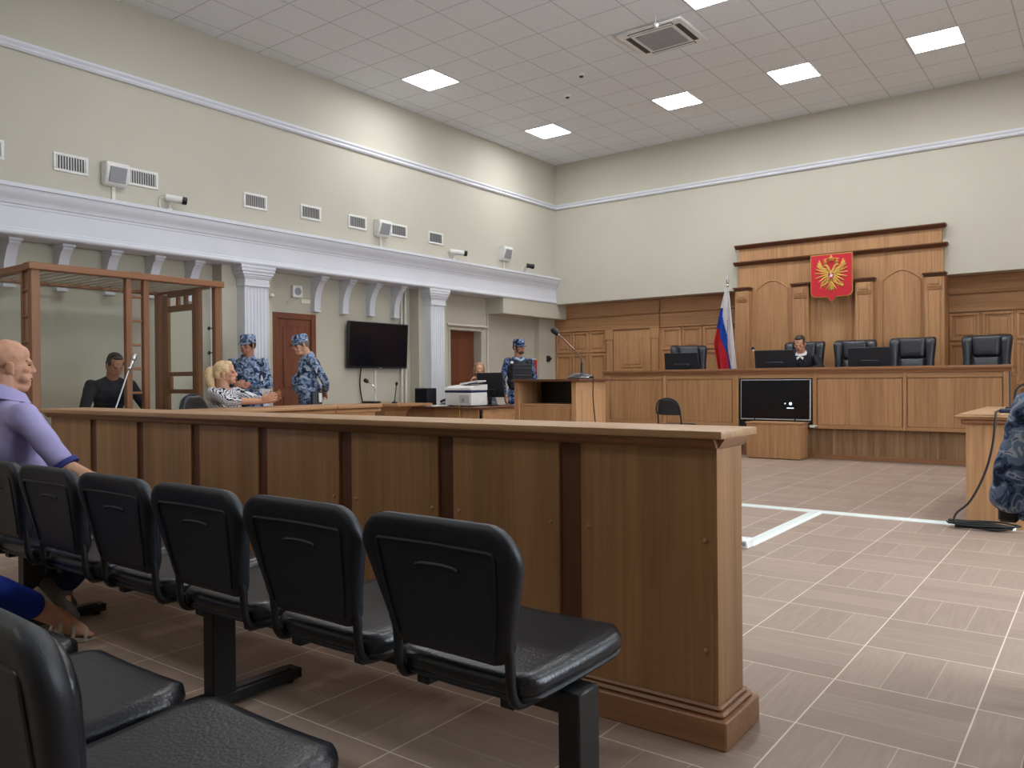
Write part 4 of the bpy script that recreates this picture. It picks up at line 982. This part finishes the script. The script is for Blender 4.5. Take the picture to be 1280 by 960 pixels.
# pale cable channels across the floor
b = nb(); prism(b, [(-.04, 0), (.04, 0), (.025, .014), (-.025, .014)], (-5.5, 6.83, 0), (0, 1, 0), (0, 0, 1), (4.95, 0, 0)); o = obj('floor_channel', b, capM, ang=.3); tag(o, 'long white cable channel running across the floor to the window side desk', 'cable channel', 'floor cable channels')
b = nb(); prism(b, [(-.05, 0), (.05, 0), (.035, .014), (-.035, .014)], (-1.955, 5.2, 0), (1, 0, 0), (0, 0, 1), (0, 1.59, 0)); o = obj('floor_channel', b, capM, ang=.3); tag(o, 'short pale cable channel joining the long one at a right angle', 'cable channel', 'floor cable channels')
t = thing('socket_block', 'small white socket block at the end of the short floor channel', 'socket', (-1.945, 5.135, 0))
b = nb(); box(b, -.045, .045, -.06, .06, 0, .06, .008); obj('socket_housing', b, whiteP, t, True)
for s in (-.02, .02):
    b = nb(); cyl(b, (s, -.06, .032), (s, -.0625, .032), .014, n=14); obj('socket_face', b, greyP, t, True)

# ------------------------------------------------------------------ people
def fuse(name, build, mat, parent, voxel, smooth=4, wrinkle=0.0, wscale=14.0, fine=None):
    """overlapping closed shapes grown into one continuous skin"""
    bm = nb(); build(bm); bmesh.ops.recalc_face_normals(bm, faces=bm.faces[:])
    me = bpy.data.meshes.new('tmp'); bm.to_mesh(me); bm.free()
    o = bpy.data.objects.new('tmp', me); C.objects.link(o)
    m = o.modifiers.new('r', 'REMESH'); m.mode = 'VOXEL'; m.voxel_size = voxel; m.adaptivity = 0
    s = o.modifiers.new('s', 'SMOOTH'); s.factor = .5; s.iterations = smooth
    dg = bpy.context.evaluated_depsgraph_get()
    out = bpy.data.meshes.new_from_object(o.evaluated_get(dg)); bpy.data.objects.remove(o); bpy.data.meshes.remove(me)
    if wrinkle:
        ns = [v.normal.copy() for v in out.vertices]
        for v, n in zip(out.vertices, ns):
            q = noise.noise(v.co*wscale) + .5*noise.noise(V((v.co.x*wscale*.7, v.co.y*wscale*.7, v.co.z*wscale*2.6)))
            v.co += n*(wrinkle*q)
    out.name = name; out.materials.clear(); out.materials.append(mat)
    out.polygons.foreach_set('use_smooth', [True]*len(out.polygons))
    r = bpy.data.objects.new(name, out); C.objects.link(r)
    if parent is not None: r.parent = parent
    return r
def basis(up, right):
    up = V(up).normalized(); right = V(right); right = (right - up*right.dot(up)).normalized(); f = up.cross(right)
    return Matrix((right, f, up)).transposed()
STAND = dict(pel=(0, 0, .95), nk=(0, -.01, 1.44), hd=(0, .03, 1.51), hrot=(0, 0, 0), sR=(.185, -.005, 1.40), sL=(-.185, -.005, 1.40), eR=(.23, -.03, 1.11), eL=(-.23, -.03, 1.11), wR=(.24, .03, .86), wL=(-.24, .03, .86),
             hR=(.09, 0, .92), hL=(-.09, 0, .92), kR=(.11, .02, .50), kL=(-.11, .02, .50), aR=(.12, -.02, .09), aL=(-.12, -.02, .09), fR=(.05, 1, 0), fL=(-.05, 1, 0))
SIT = dict(pel=(0, 0, .55), nk=(0, -.01, 1.04), hd=(0, .03, 1.11), hrot=(0, 0, 0), sR=(.185, -.005, 1.00), sL=(-.185, -.005, 1.00), eR=(.23, .05, .74), eL=(-.23, .05, .74), wR=(.15, .28, .66), wL=(-.15, .28, .66),
           hR=(.09, .02, .53), hL=(-.09, .02, .53), kR=(.12, .44, .52), kL=(-.12, .44, .52), aR=(.12, .42, .09), aL=(-.12, .42, .09), fR=(.05, 1, 0), fL=(-.05, 1, 0))
def limb(bm, a, b, ra, rb, k=0.0): capsule(bm, a, b, ra+k, rb+k)
def torso(bm, J, k=0.0, belly=0.0, fem=0.0):
    pel, nk = V(J['pel']), V(J['nk']); sR, sL = V(J['sR']), V(J['sL']); up = (nk-pel); L = up.length
    B = basis(up, sR-sL); u = up.normalized(); f = B.col[1]
    wd = (sR-sL).length/.37
    ellip(bm, pel + u*.0, ((.165+k), (.122+k), (.135+k)), B)
    ellip(bm, pel + u*L*.33 + f*(.012+belly*.5), ((.148-fem*.02+k), (.112+belly+k), (.17+k)), B)
    ellip(bm, pel + u*L*.66 + f*.012, ((.160*wd+k), (.118+k), (.19+k)), B)
    if fem:
        for s in (-1, 1): ellip(bm, pel + u*L*.64 + f*.085 + B.col[0]*s*.075, (.068+k, .06+k, .068+k), B)
    else: ellip(bm, pel + u*L*.72 + f*.05, (.135+k, .075+k, .09+k), B)
    ellip(bm, (sR+sL)/2 - u*.045 - f*.01, (.150*wd+k, .085+k, .085+k), B)
    capsule(bm, nk - u*.015, sR - u*.03, .060+k, .052+k*.7); capsule(bm, nk - u*.015, sL - u*.03, .060+k, .052+k*.7)
def hand(bm, w, d, n, side, curl=.5, s=1.0):
    """palm, thumb and four fingers; d along the hand, n the way the palm faces"""
    w, d = V(w), V(d).normalized(); n = V(n); n = (n - d*n.dot(d)).normalized(); t = d.cross(n)*side
    B = Matrix((d, t, n)).transposed()
    ellip(bm, w + d*.05*s, (.056*s, .042*s, .019*s), B); ellip(bm, w + d*.08*s, (.028*s, .044*s, .015*s), B)
    for k, (off, ln) in enumerate(((.035, .070), (.0125, .080), (-.0105, .074), (-.033, .058))):
        p = w + d*.093*s + t*off*s; dr = (d + t*off*1.2).normalized(); a = 0
        for q, (fr, r0, r1) in enumerate(((.45, .0092, .0086), (.32, .0086, .008), (.25, .008, .0068))):
            a += curl*(.55 + .25*q) + .06*k*curl; dd = dr*math.cos(a) + n*math.sin(a); e = p + dd*ln*fr*s
            capsule(bm, p, e, r0*s, r1*s, 8); p = e
    p = w + d*.03*s + t*.036*s + n*.006*s; dr = (d*.62 + t*.62 + n*(.25+.4*curl)).normalized()
    for ln, r0, r1 in ((.036, .0125, .011), (.03, .0105, .009)):
        e = p + dr*ln*s; capsule(bm, p, e, r0*s, r1*s, 8); p = e; dr = (dr + d*.35 + n*.3*curl - t*.15).normalized()
def headM(J):
    return Matrix.Translation(V(J['hd'])) @ Euler(J['hrot'], 'YXZ').to_matrix().to_4x4()
def head(bm, J, jaw=1.0, nose=1.0, fem=0.0, ears=True, heavy=0.0):
    M = headM(J); R = M.to_3x3(); P = lambda x, y, z: M @ V((x, y, z))
    E = lambda c, r, rot=None: ellip(bm, P(*c), r, R @ rot if rot else R)
    K = lambda a, c, r0, r1=None: capsule(bm, P(*a), P(*c), r0, r1, 10)
    E((0, -.012, .148), (.076, .096, .085)); E((0, .018, .085), (.061*jaw+heavy*.006, .068, .082)); E((0, .05, .03), (.042*jaw, .036, .032))
    E((0, .070, .016), (.023*jaw, .018, .016)); E((0, .055, .155), (.052, .030, .045))
    K((-.036, .073, .124), (-.012, .083, .121), .0115); K((.036, .073, .124), (.012, .083, .121), .0115)
    K((0, .084, .118), (0, .104*(.9+.1*nose), .080), .0095, .013*nose); E((.012, .095, .074), (.0095, .011, .008)); E((-.012, .095, .074), (.0095, .011, .008)); E((0, .103*(.9+.1*nose), .078), (.011, .011, .0095))
    for s in (-1, 1):
        E((s*.042, .056, .086), (.021+heavy*.006, .022, .020)); E((s*.034, .050, .045), (.022+heavy*.01, .026, .026))
        if ears: E((s*(.079+heavy*.006), -.012, .094), (.011, .021, .033), Euler((-.2, 0, -s*.45)).to_matrix()); E((s*(.080+heavy*.005), -.003, .070), (.008, .011, .013))
    E((0, .080, .050), (.026, .014, .016)); K((-.020, .084, .047), (.020, .084, .047), .0062); K((-.017, .082, .036), (.017, .082, .036), .0068)
    nk = V(J['nk'])
    r = .048 if fem else .057+heavy*.012
    capsule(bm, P(0, -.028, .055), nk + V((0, 0, .0)), r, r+.006)
    if heavy: E((0, .03, -.0), (.05, .05, .03)); E((0, -.05, .03), (.055, .03, .05))
def arms(bm, J, side, k=0.0, cuff=None, r=(.050, .040, .041, .028)):
    s, e, w = V(J['s'+side]), V(J['e'+side]), V(J['w'+side])
    if cuff is None: limb(bm, s, e, r[0], r[1], k); limb(bm, e, w, r[2], r[3], k)
    elif cuff < 1: limb(bm, s, s+(e-s)*cuff, r[0]+.008, r[1]+.010, k)
    else: limb(bm, s, e, r[0]+.006, r[1]+.006, k); limb(bm, e, e+(w-e)*(cuff-1), r[2]+.006, r[3]+.010, k)
def legs(bm, J, k=0.0, part=1.0):
    part = J.get('hem', part) if k > 0 else part
    for q in 'RL':
        h, kn, a = V(J['h'+q]), V(J['k'+q]), V(J['a'+q])
        limb(bm, h, kn, .084, .056, k); limb(bm, kn, kn+(a-kn)*part, .055, .040 if k == 0 else .050, k)
def shoe(J, q, parent, mat, sole):
    a, d = V(J['a'+q]), V(J['f'+q]).normalized(); up = V(J.get('u'+q, (0, 0, 1))); up = (up - d*up.dot(d)).normalized(); B = basis(up, d.cross(up))
    h = a - up*.05
    def bl(bm):
        capsule(bm, h - d*.035 + up*.012, h + d*.16, .040, .036); ellip(bm, h + d*.02 + up*.045, (.04, .05, .05), B); ellip(bm, h + d*.14 + up*.005, (.046, .06, .033), B)
    o = fuse('shoe', bl, mat, parent, .008, 3)
    b = nb(); pl = []
    for k in range(24):
        t = 2*PI*k/24; y = .06+.125*math.sin(t); x = (.036 + .010*math.sin(t))*math.cos(t); pl.append((x, y))
    prism(b, pl, h - up*.042, B.col[0], B.col[1], up*.02); obj('sole', b, sole, o, True)
    return o
def cap_hat(J, parent, mat):
    M = headM(J); b = nb()
    ring = lambda z, rx, ry, dy=0: [M @ V((rx*math.cos(2*PI*i/28), -.008+dy+ry*math.sin(2*PI*i/28), z)) for i in range(28)]
    rings(b, [ring(.135, .083, .104), ring(.165, .085, .106), ring(.195, .086, .106), ring(.222, .080, .100), ring(.238, .060, .078), ring(.244, .02, .03)])
    c = obj('cap', b, mat, parent, True, 1.0)
    b = nb(); top, bot = [], []
    for i in range(13):
        a = PI*(.12 + .76*i/12); x, y = math.cos(a), math.sin(a)
        for r, l in ((0.0, top), (1.0, bot)): l.append(M @ V((x*(.083+.0*r), -.008+y*(.104+.075*r*y**1.5), .140 - .028*r*y - .014*r*x*x)))
    vt = [b.verts.new(p) for p in top]; vb = [b.verts.new(p) for p in bot]
    for i in range(12): b.faces.new((vt[i], vt[i+1], vb[i+1], vb[i]))
    bmesh.ops.solidify(b, geom=b.faces[:], thickness=.006); obj('visor', b, mat, c, True, 1.0)
    b = nb(); ellip(b, M @ V((0, .095, .190)), (.012, .008, .014), M.to_3x3()); obj('cap_badge', b, silverM, c, True)
def face_bits(J, parent, brow, fem=False, shut=False, ez=.0065):
    M = headM(J); R = M.to_3x3()
    for s in (-1, 1):
        b = nb(); ellip(b, M @ V((s*.029, .0745, .107)), (.0125, .009, .003 if shut else ez), R); obj('eye', b, eyeM, parent, True)
        b = nb(); capsule(b, M @ V((s*.047, .066, .128)), M @ V((s*.016, .085, .127)), .0042, .005, 8); obj('eyebrow', b, brow, parent, True)
    b = nb(); capsule(b, M @ V((-.021, .0865, .0425)), M @ V((.021, .0865, .0425)), .0058, .0058, 8); obj('mouth', b, lipM, parent, True)
def short_hair(J, parent, mat, hi=.0):
    M = headM(J); R = M.to_3x3()
    def bl(bm):
        ellip(bm, M @ V((0, -.022, .158+hi)), (.081, .094, .083), R); ellip(bm, M @ V((0, -.055, .115)), (.074, .058, .075), R)
        ellip(bm, M @ V((0, .025, .205)), (.055, .05, .028), R)
        for s in (-1, 1): ellip(bm, M @ V((s*.066, .012, .135)), (.016, .028, .030), R)
    fuse('hair', bl, mat, parent, .006, 3, .002, 60)
def collar(J, parent, mat, r=.068, h=.05, lift=0.0, name='collar'):
    nk = V(J['nk']); hd = V(J['hd']); u = (hd-nk).normalized(); u = (u + V((0, 0, 1.6))).normalized(); B = basis(u, (1, 0, 0)) if False else basis(u, V(J['sR'])-V(J['sL']))
    b = nb(); rs = []
    for z, k in ((0, 1.12), (h, 1.0), (h+.004, 1.06), (h*.45, 1.30), (-.01, 1.42)):
        rs.append([nk + u*(.012+lift+z - .02*(math.sin(2*PI*i/26) if z > 0 else 0)) + B.col[0]*(r*k*math.cos(2*PI*i/26)) + B.col[1]*(r*k*1.05*math.sin(2*PI*i/26)+.008) for i in range(26)])
    rings(b, rs, False); 
    return obj(name, b, mat, parent, True, 1.2)

def person(label, loc, face, J, skin=skinA, top=None, top_name='shirt', cuff=.8, bottom=blackcloth, shoes=(blackcloth, rubber), hands=None, voxel=.007, fem=0.0, heavy=0.0, belly=0.0, wrinkle=.004, jaw=1.0, nose=1.0, ears=True, bare_legs=False):
    rz = math.atan2(-face[0], face[1])
    t = thing('person', label, 'person', loc, rz)
    hd = hands or {}
    def skin_build(bm):
        head(bm, J, jaw, nose, fem, ears, heavy); torso(bm, J, -.012, belly, fem)
        for q, s in (('R', 1), ('L', -1)):
            arms(bm, J, q); e, w = V(J['e'+q]), V(J['w'+q]); h = hd.get(q, {})
            hand(bm, w, h.get('d', w-e), h.get('n', (-s, 0, 0)), h.get('t', s), h.get('curl', .45))
        legs(bm, J)
        if not shoes:
            for q in 'RL':
                a, f = V(J['a'+q]), V(J['f'+q]).normalized(); up = V(J.get('u'+q, (0, 0, 1))); s_ = f.cross(up).normalized(); up = s_.cross(f)
                for k in range(5): c_ = a + f*(.115-.008*abs(k-1)) - up*.05 + s_*(k-2)*.0175; capsule(bm, c_, c_ + f*.04 - up*.008, .0105, .009, 8)
                ellip(bm, a + f*.07 - up*.045, (.042, .06, .026), basis(up, s_))
        for q in 'RL': a, f = V(J['a'+q]), V(J['f'+q]).normalized(); capsule(bm, a, a+f*.1-V(J.get('u'+q, (0, 0, 1)))*.045, .036, .028)
    fuse('body', skin_build, skin, t, voxel, 3)
    if top:
        def tb(bm):
            torso(bm, J, .010, belly, fem)
            for q in 'RL': arms(bm, J, q, .004, cuff)
        fuse(top_name, tb, top, t, max(.009, voxel), 9, wrinkle, 16)
    def lb(bm):
        pel, u = V(J['pel']), (V(J['nk'])-V(J['pel'])).normalized(); B = basis(u, V(J['sR'])-V(J['sL']))
        ellip(bm, pel - u*.01, (.176, .133, .13), B); legs(bm, J, .012, .93)
    fuse('trousers', lb, bottom, t, .010, 5, wrinkle, 13)
    if shoes:
        for q in 'RL': shoe(J, q, t, *shoes)
    return t

# bald man in the first row, seen in profile
J = dict(SIT); J.update(pel=(0, -.02, .56), nk=(.0, -.07, 1.035), hd=(.005, -.030, 1.108), hrot=(.02, 0, -.12), sR=(.20, -.03, .985), sL=(-.20, -.05, .985), eR=(.33, .10, .745), eL=(-.26, .08, .72), wR=(.27, .35, .60), wL=(-.15, .30, .66),
                        hR=(.10, .02, .535), hL=(-.09, .02, .535), kR=(.28, .44, .53), kL=(.02, .45, .53), aR=(.25, .10, .19), aL=(.10, .14, .21), fR=(.05, .55, -.84), fL=(.0, .55, -.84), uR=(0, .84, .55), uL=(0, .84, .55))
p = person('bald man in a lilac polo shirt seated in the first row of black seats', (-4.16, 1.61, -.005), (0.10, 1), J, skinA, lilac, 'polo_shirt', .86, navy, (shoeM, soleM), {'R': dict(d=(-.1, 1, -.2), n=(0, -.2, -1), t=-1, curl=.35), 'L': dict(d=(.2, 1, -.1), n=(0, -.1, -1), t=1, curl=.35)}, .0055, 0, .9, .03, .004, 1.04, .72)
face_bits(J, p, skinB, ez=.0038)
collar(J, p, lilac, .078, .042, .022)
b = nb(); s_, e_ = V(J['sR']), V(J['eR']); d_ = (e_-s_).normalized(); q_ = s_+(e_-s_)*.96; cyl(b, q_-d_*.008, q_+d_*.014, .066, .066, 22); obj('sleeve_band', b, navytrim, p, True, 1.0)

# person behind in the second row: knee and sandalled foot show
J = dict(SIT); J.update(hem=.74, kR=(-.06, .46, .48), aR=(-.17, 1.0, .11), kL=(-.2, .44, .52), aL=(-.22, .5, .09), fR=(.1, 1, -.3), uR=(0, .3, 1))
p = person('person in blue trousers behind the bald man, only shin and sandalled foot in view', (-3.44, .56, 0), (0, 1), J, skinA, bluecloth, 'blouse', .8, bluecloth, None, None, .007, 1.0)
for q in 'RL':
    a_, f_ = V(J['a'+q]), V(J['f'+q]).normalized(); up_ = V(J.get('u'+q, (0, 0, 1))); s_ = f_.cross(up_).normalized(); up_ = s_.cross(f_)
    b = nb(); pl = []
    for k in range(24): t_ = 2*PI*k/24; pl.append(((.038+.009*math.sin(t_))*math.cos(t_), .055+.125*math.sin(t_)))
    prism(b, pl, a_ - up_*.088, s_, f_, up_*.018); so = obj('sandal_sole', b, soleM, p, True)
    for d_, h_ in ((.10, .028), (.05, .045), (-.01, .06)):
        b = nb(); c_ = a_ + f_*d_ - up_*.075
        tube(b, [c_ + s_*.045, c_ + s_*.042 + up_*h_*.8, c_ + up_*(h_+.022), c_ - s_*.042 + up_*h_*.8, c_ - s_*.045], .009, 8); obj('sandal_strap', b, sandalM, so, True)
J_ = J
fuse('hair', lambda bm: (ellip(bm, headM(J_) @ V((0, -.02, .155)), (.085, .098, .086)), ellip(bm, headM(J_) @ V((0, -.06, .08)), (.08, .06, .1))), hair_dark, p, .007, 3)

# man in the dock
J = dict(SIT); J.update(nk=(0, .17, 1.03), hd=(.01, .225, 1.085), hrot=(-.42, 0, .06), sR=(.20, .14, .975), sL=(-.20, .14, .975), eR=(.30, .22, .70), eL=(-.33, .22, .72), wR=(.16, .42, .60), wL=(-.22, .44, .62), pel=(0, -.02, .57),
                        kR=(.17, .44, .52), kL=(-.18, .44, .52), aR=(.17, .44, .09), aL=(-.18, .44, .09))
p = person('dark haired man in a black T-shirt sitting with bowed head inside the glazed dock', (-8.55, 4.17, 0.13), (1, -.10), J, skinB, plain('black navy jersey', (24, 29, 42), .85, var=.15), 't_shirt', .85, blackcloth)
short_hair(J, p, hair_dark); face_bits(J, p, hair_dark, shut=True)

# blonde woman at the defence table
J = dict(SIT); J.update(nk=(0, .04, 1.03), hd=(.0, .07, 1.105), hrot=(.10, 0, .45), sR=(.168, .03, 1.025), sL=(-.168, .05, 1.025), eR=(.22, .24, .945), eL=(-.20, .27, .945), wR=(.06, .49, .94), wL=(-.03, .53, .945))
p = person('blonde woman with a ponytail in a black and white patterned blouse at the defence table', (-6.98, 4.52, 0), (.93, .36), J, skinA, zebra, 'blouse', 1.35, blackcloth, (blackcloth, rubber), {'R': dict(d=(-.1, 1, .35), n=(-1, 0, .0), t=1, curl=.3), 'L': dict(d=(.1, 1, .45), n=(1, 0, .0), t=-1, curl=.25)}, .0065, 1.0, jaw=.92, nose=.9)
face_bits(J, p, hair_lightbrown, True); M = headM(J); R3 = M.to_3x3()
def bl(bm, M=M, R3=R3):
    ellip(bm, M @ V((0, -.020, .155)), (.083, .097, .085), R3); ellip(bm, M @ V((0, -.06, .11)), (.076, .055, .07), R3); ellip(bm, M @ V((0, .03, .205)), (.06, .045, .026), R3)
    for s in (-1, 1): ellip(bm, M @ V((s*.068, .015, .13)), (.015, .03, .035), R3)
    tube(bm, [M @ V(c) for c in ((0, -.09, .15), (0, -.135, .15), (0, -.155, .10), (0, -.15, .02), (0, -.13, -.06))], lambda q: .022+.028*math.sin(min(1, q*1.2)*2.6), 10)
fuse('hair', bl, hair_blonde, p, .006, 4, .002, 40)
b = nb(); ellip(b, M @ V((.082, .0, .062)), (.006, .006, .006)); obj('earring', b, silverM, p, True)

# the two guards talking beside the dock
def badge(p, c, r, mat=silverM):
    b = nb(); ellip(b, c, r); obj('shoulder_patch', b, mat, p, True)
J = dict(STAND); J.update(hd=(-.01, .02, 1.475), nk=(0, -.01, 1.40), hrot=(-.04, 0, -.50), sR=(.19, 0, 1.365), sL=(-.19, 0, 1.365), pel=(0, 0, .93), eR=(.29, .03, 1.09), eL=(-.27, .05, 1.09), wR=(.08, .22, 1.10), wL=(-.04, .23, 1.10))
p = person('capped guard in blue camouflage holding his hands together behind the blonde woman', (-8.5, 5.88, 0), (.66, -.75), J, skinB, camo, 'jacket', 1.78, camo_dark, (metal_black, rubber), {'R': dict(d=(-1, .3, -.1), n=(0, -1, -.3), t=1, curl=.5), 'L': dict(d=(1, .3, .0), n=(0, -1, -.3), t=-1, curl=.5)}, .0065, wrinkle=.006)
cap_hat(J, p, camo); short_hair(J, p, hair_dark, -.03); face_bits(J, p, hair_dark); collar(J, p, camo, .07, .045)
badge(p, (.262, .0, 1.28), (.006, .03, .035))
J = dict(STAND); J.update(hd=(.0, .075, 1.50), nk=(0, .0, 1.43), hrot=(-.20, 0, .10), sR=(.19, -.01, 1.385), sL=(-.19, -.01, 1.385), eR=(.275, -.14, 1.12), eL=(-.275, -.14, 1.12), wR=(.06, -.22, 1.02), wL=(-.04, -.22, 1.0))
p = person('capped guard in blue camouflage with his hands behind his back before the brown door', (-8.32, 6.66, 0), (-.36, -.93), J, skinA, camo, 'jacket', 1.8, camo, (metal_black, rubber), {'R': dict(d=(-.8, .1, -.5), n=(0, -1, 0), t=-1, curl=.5), 'L': dict(d=(.8, .1, -.5), n=(0, -1, 0), t=1, curl=.5)}, .0065, 0, .3, .06, .006)
cap_hat(J, p, camo); short_hair(J, p, hair_grey, -.03); face_bits(J, p, hair_grey); collar(J, p, camo, .07, .045)
badge(p, (-.262, -.05, 1.27), (.008, .04, .045))
b = nb(); ellip(b, (-.12, .16, 1.22), (.035, .02, .045)); obj('chest_radio', b, metal_black, p, True)
b = nb(); tube(b, [(-.17, -.09, 1.02), (0, -.13, 1.02), (.17, -.09, 1.02)], .022, 8); box(b, -.21, -.15, -.12, .02, .80, 1.0, .01); obj('duty_belt', b, metal_black, p, True)
b = nb(); box(b, -.25, -.215, -.1, -.06, .86, .98, .008); obj('white_pouch', b, whiteP, p, True)

# guard in the black vest
J = dict(STAND); J.update(hd=(.0, .03, 1.535), nk=(0, -.01, 1.465), hrot=(.0, 0, .40), sR=(.185, -.005, 1.42), sL=(-.185, -.005, 1.42), eR=(.27, -.02, 1.13), eL=(-.28, -.02, 1.13), wR=(.25, .06, .88), wL=(-.28, .04, .88), pel=(0, 0, .97))
p = person('bearded guard in a cap and black armour vest standing by the clerk desk', (-7.50, 10.15, 0), (.80, -.58), J, skinB, camo_dark, 'jacket', 1.85, camo_dark, (metal_black, rubber), None, .007, wrinkle=.006)
cap_hat(J, p, camo_dark); short_hair(J, p, hair_dark, -.03); face_bits(J, p, hair_dark); M = headM(J); R3 = M.to_3x3()
fuse('beard', lambda bm: (ellip(bm, M @ V((0, .055, .028)), (.050, .042, .036), R3), [ellip(bm, M @ V((s*.052, .018, .06)), (.014, .03, .04), R3) for s in (-1, 1)]), beardM, p, .006, 2)
def vb(bm):
    B = basis((0, -.02, 1), (1, 0, 0)); ellip(bm, (0, .02, 1.25), (.212, .185, .20), B); ellip(bm, (0, .02, 1.10), (.205, .175, .17), B); box(bm, -.16, .16, .08, .20, 1.0, 1.37)
    for s in (-1, 1): capsule(bm, (s*.125, .09, 1.40), (s*.13, -.09, 1.44), .045)
fuse('armour_vest', vb, vestM, p, .010, 5, .003, 12)
b = nb(); box(b, -.11, .11, .205, .215, 1.24, 1.245, .001)
for z in (1.12, 1.19, 1.30): box(b, -.13, .13, .20, .212, z, z+.02, .003)
obj('vest_strap', b, metal_black, p, True)
b = nb(); ellip(b, (.15, .13, 1.40), (.03, .012, .022)); obj('name_patch', b, paperM, p, True)
b = nb(); tube(b, [(-.07, .06, 1.47), (0, .105, 1.435), (.07, .06, 1.47)], .018, 8); obj('undershirt', b, plain('pale blue undershirt', (170, 190, 210), .8), p, True)

# clerk behind her monitor
J = dict(SIT); J.update(nk=(0, .06, 1.10), hd=(0, .10, 1.165), hrot=(-.18, 0, .12), eR=(.24, .24, .80), wR=(.13, .24, 1.05), sR=(.17, .03, 1.01), sL=(-.17, .03, 1.01), wL=(-.1, .36, .80))
p = person('light haired woman bending her head behind the clerk monitor', (-7.72, 9.43, 0), (.62, -.78), J, skinA, greycloth, 'blouse', 1.7, blackcloth, (blackcloth, rubber), {'R': dict(d=(-.25, .1, 1), n=(-1, 0, 0), t=1, curl=.7), 'L': dict(d=(.2, 1, 0), n=(0, 0, -1), t=1, curl=.4)}, .0065, 1.0, jaw=.92, nose=.9)
face_bits(J, p, hair_lightbrown, True, True); M = headM(J); R3 = M.to_3x3()
def bl(bm, M=M, R3=R3):
    ellip(bm, M @ V((0, -.022, .155)), (.085, .098, .086), R3); ellip(bm, M @ V((0, -.05, .09)), (.082, .06, .09), R3); ellip(bm, M @ V((0, -.05, .0)), (.075, .045, .1), R3)
    for s in (-1, 1): ellip(bm, M @ V((s*.075, .0, .10)), (.018, .04, .075), R3)
fuse('hair', bl, hair_lightbrown, p, .006, 4, .002, 40)
round_chair('black office chair on which the clerk sits, hidden by her monitor', -7.73, 9.44, PI+.67, .82)

# the judge
J = dict(SIT); J.update(nk=(0, .08, 1.06), hd=(0, .135, 1.12), hrot=(-.40, 0, -.05), sR=(.20, .05, 1.00), sL=(-.20, .05, 1.00), eR=(.30, .28, .84), eL=(-.32, .26, .84), wR=(.12, .50, .785), wL=(-.18, .50, .785))
p = person('dark haired judge in a black robe reading behind the bench', (-3.76, 12.42, .42), (.06, -1), J, skinA, robeM, 'robe', 1.82, robeM, (blackcloth, rubber), {'R': dict(d=(-.2, 1, -.05), n=(0, 0, -1), t=-1, curl=.5), 'L': dict(d=(.25, 1, -.05), n=(0, 0, -1), t=1, curl=.5)}, .0065, wrinkle=.006)
short_hair(J, p, hair_dark); face_bits(J, p, hair_dark, shut=True); collar(J, p, paperM, .062, .035)
b = nb()
for s in (-1, 1): prism(b, [(0, 0), (s*.05, -.02), (s*.045, -.06), (s*.01, -.03)], (0, .155, 1.03), (1, 0, 0), (0, -.3, .95), (0, .012, .004))
obj('white_collar_tip', b, paperM, p, True)
b = nb()
for s in (-1, 1):
    w_, e_ = V(J['w'+('R' if s > 0 else 'L')]), V(J['e'+('R' if s > 0 else 'L')]); capsule(b, e_, e_+(w_-e_)*.6, .07, .085)
fuse('wide_sleeve', lambda bm: [capsule(bm, V(J['e'+q]), V(J['e'+q])+(V(J['w'+q])-V(J['e'+q]))*.62, .06, .068) for q in 'RL'], robeM, p, .010, 4, .004, 14); b.free()

# officer at the picture edge, seated with his back this way
J = dict(SIT); J.update(sL=(-.22, 0, 1.02), sR=(.22, 0, 1.02), eL=(-.29, -.02, .745), eR=(.29, -.02, .745), wL=(-.22, .22, .66), wR=(.22, .22, .66))
p = person('officer in blue camouflage seated at the picture edge, only his arm and side in view', (.03, 2.93, 0), (0, 1), J, skinB, camo, 'jacket', 1.8, camo_dark, (metal_black, rubber), None, .008, 0, .5, .06, .008)
cap_hat(J, p, camo); short_hair(J, p, hair_dark, -.03); face_bits(J, p, hair_dark)
b = nb(); box(b, -.315, -.26, .0, .06, .66, .74, .008); obj('belt_radio', b, metal_black, p, True)
round_chair('black chair under the officer at the picture edge', .03, 2.93, 0, .82)
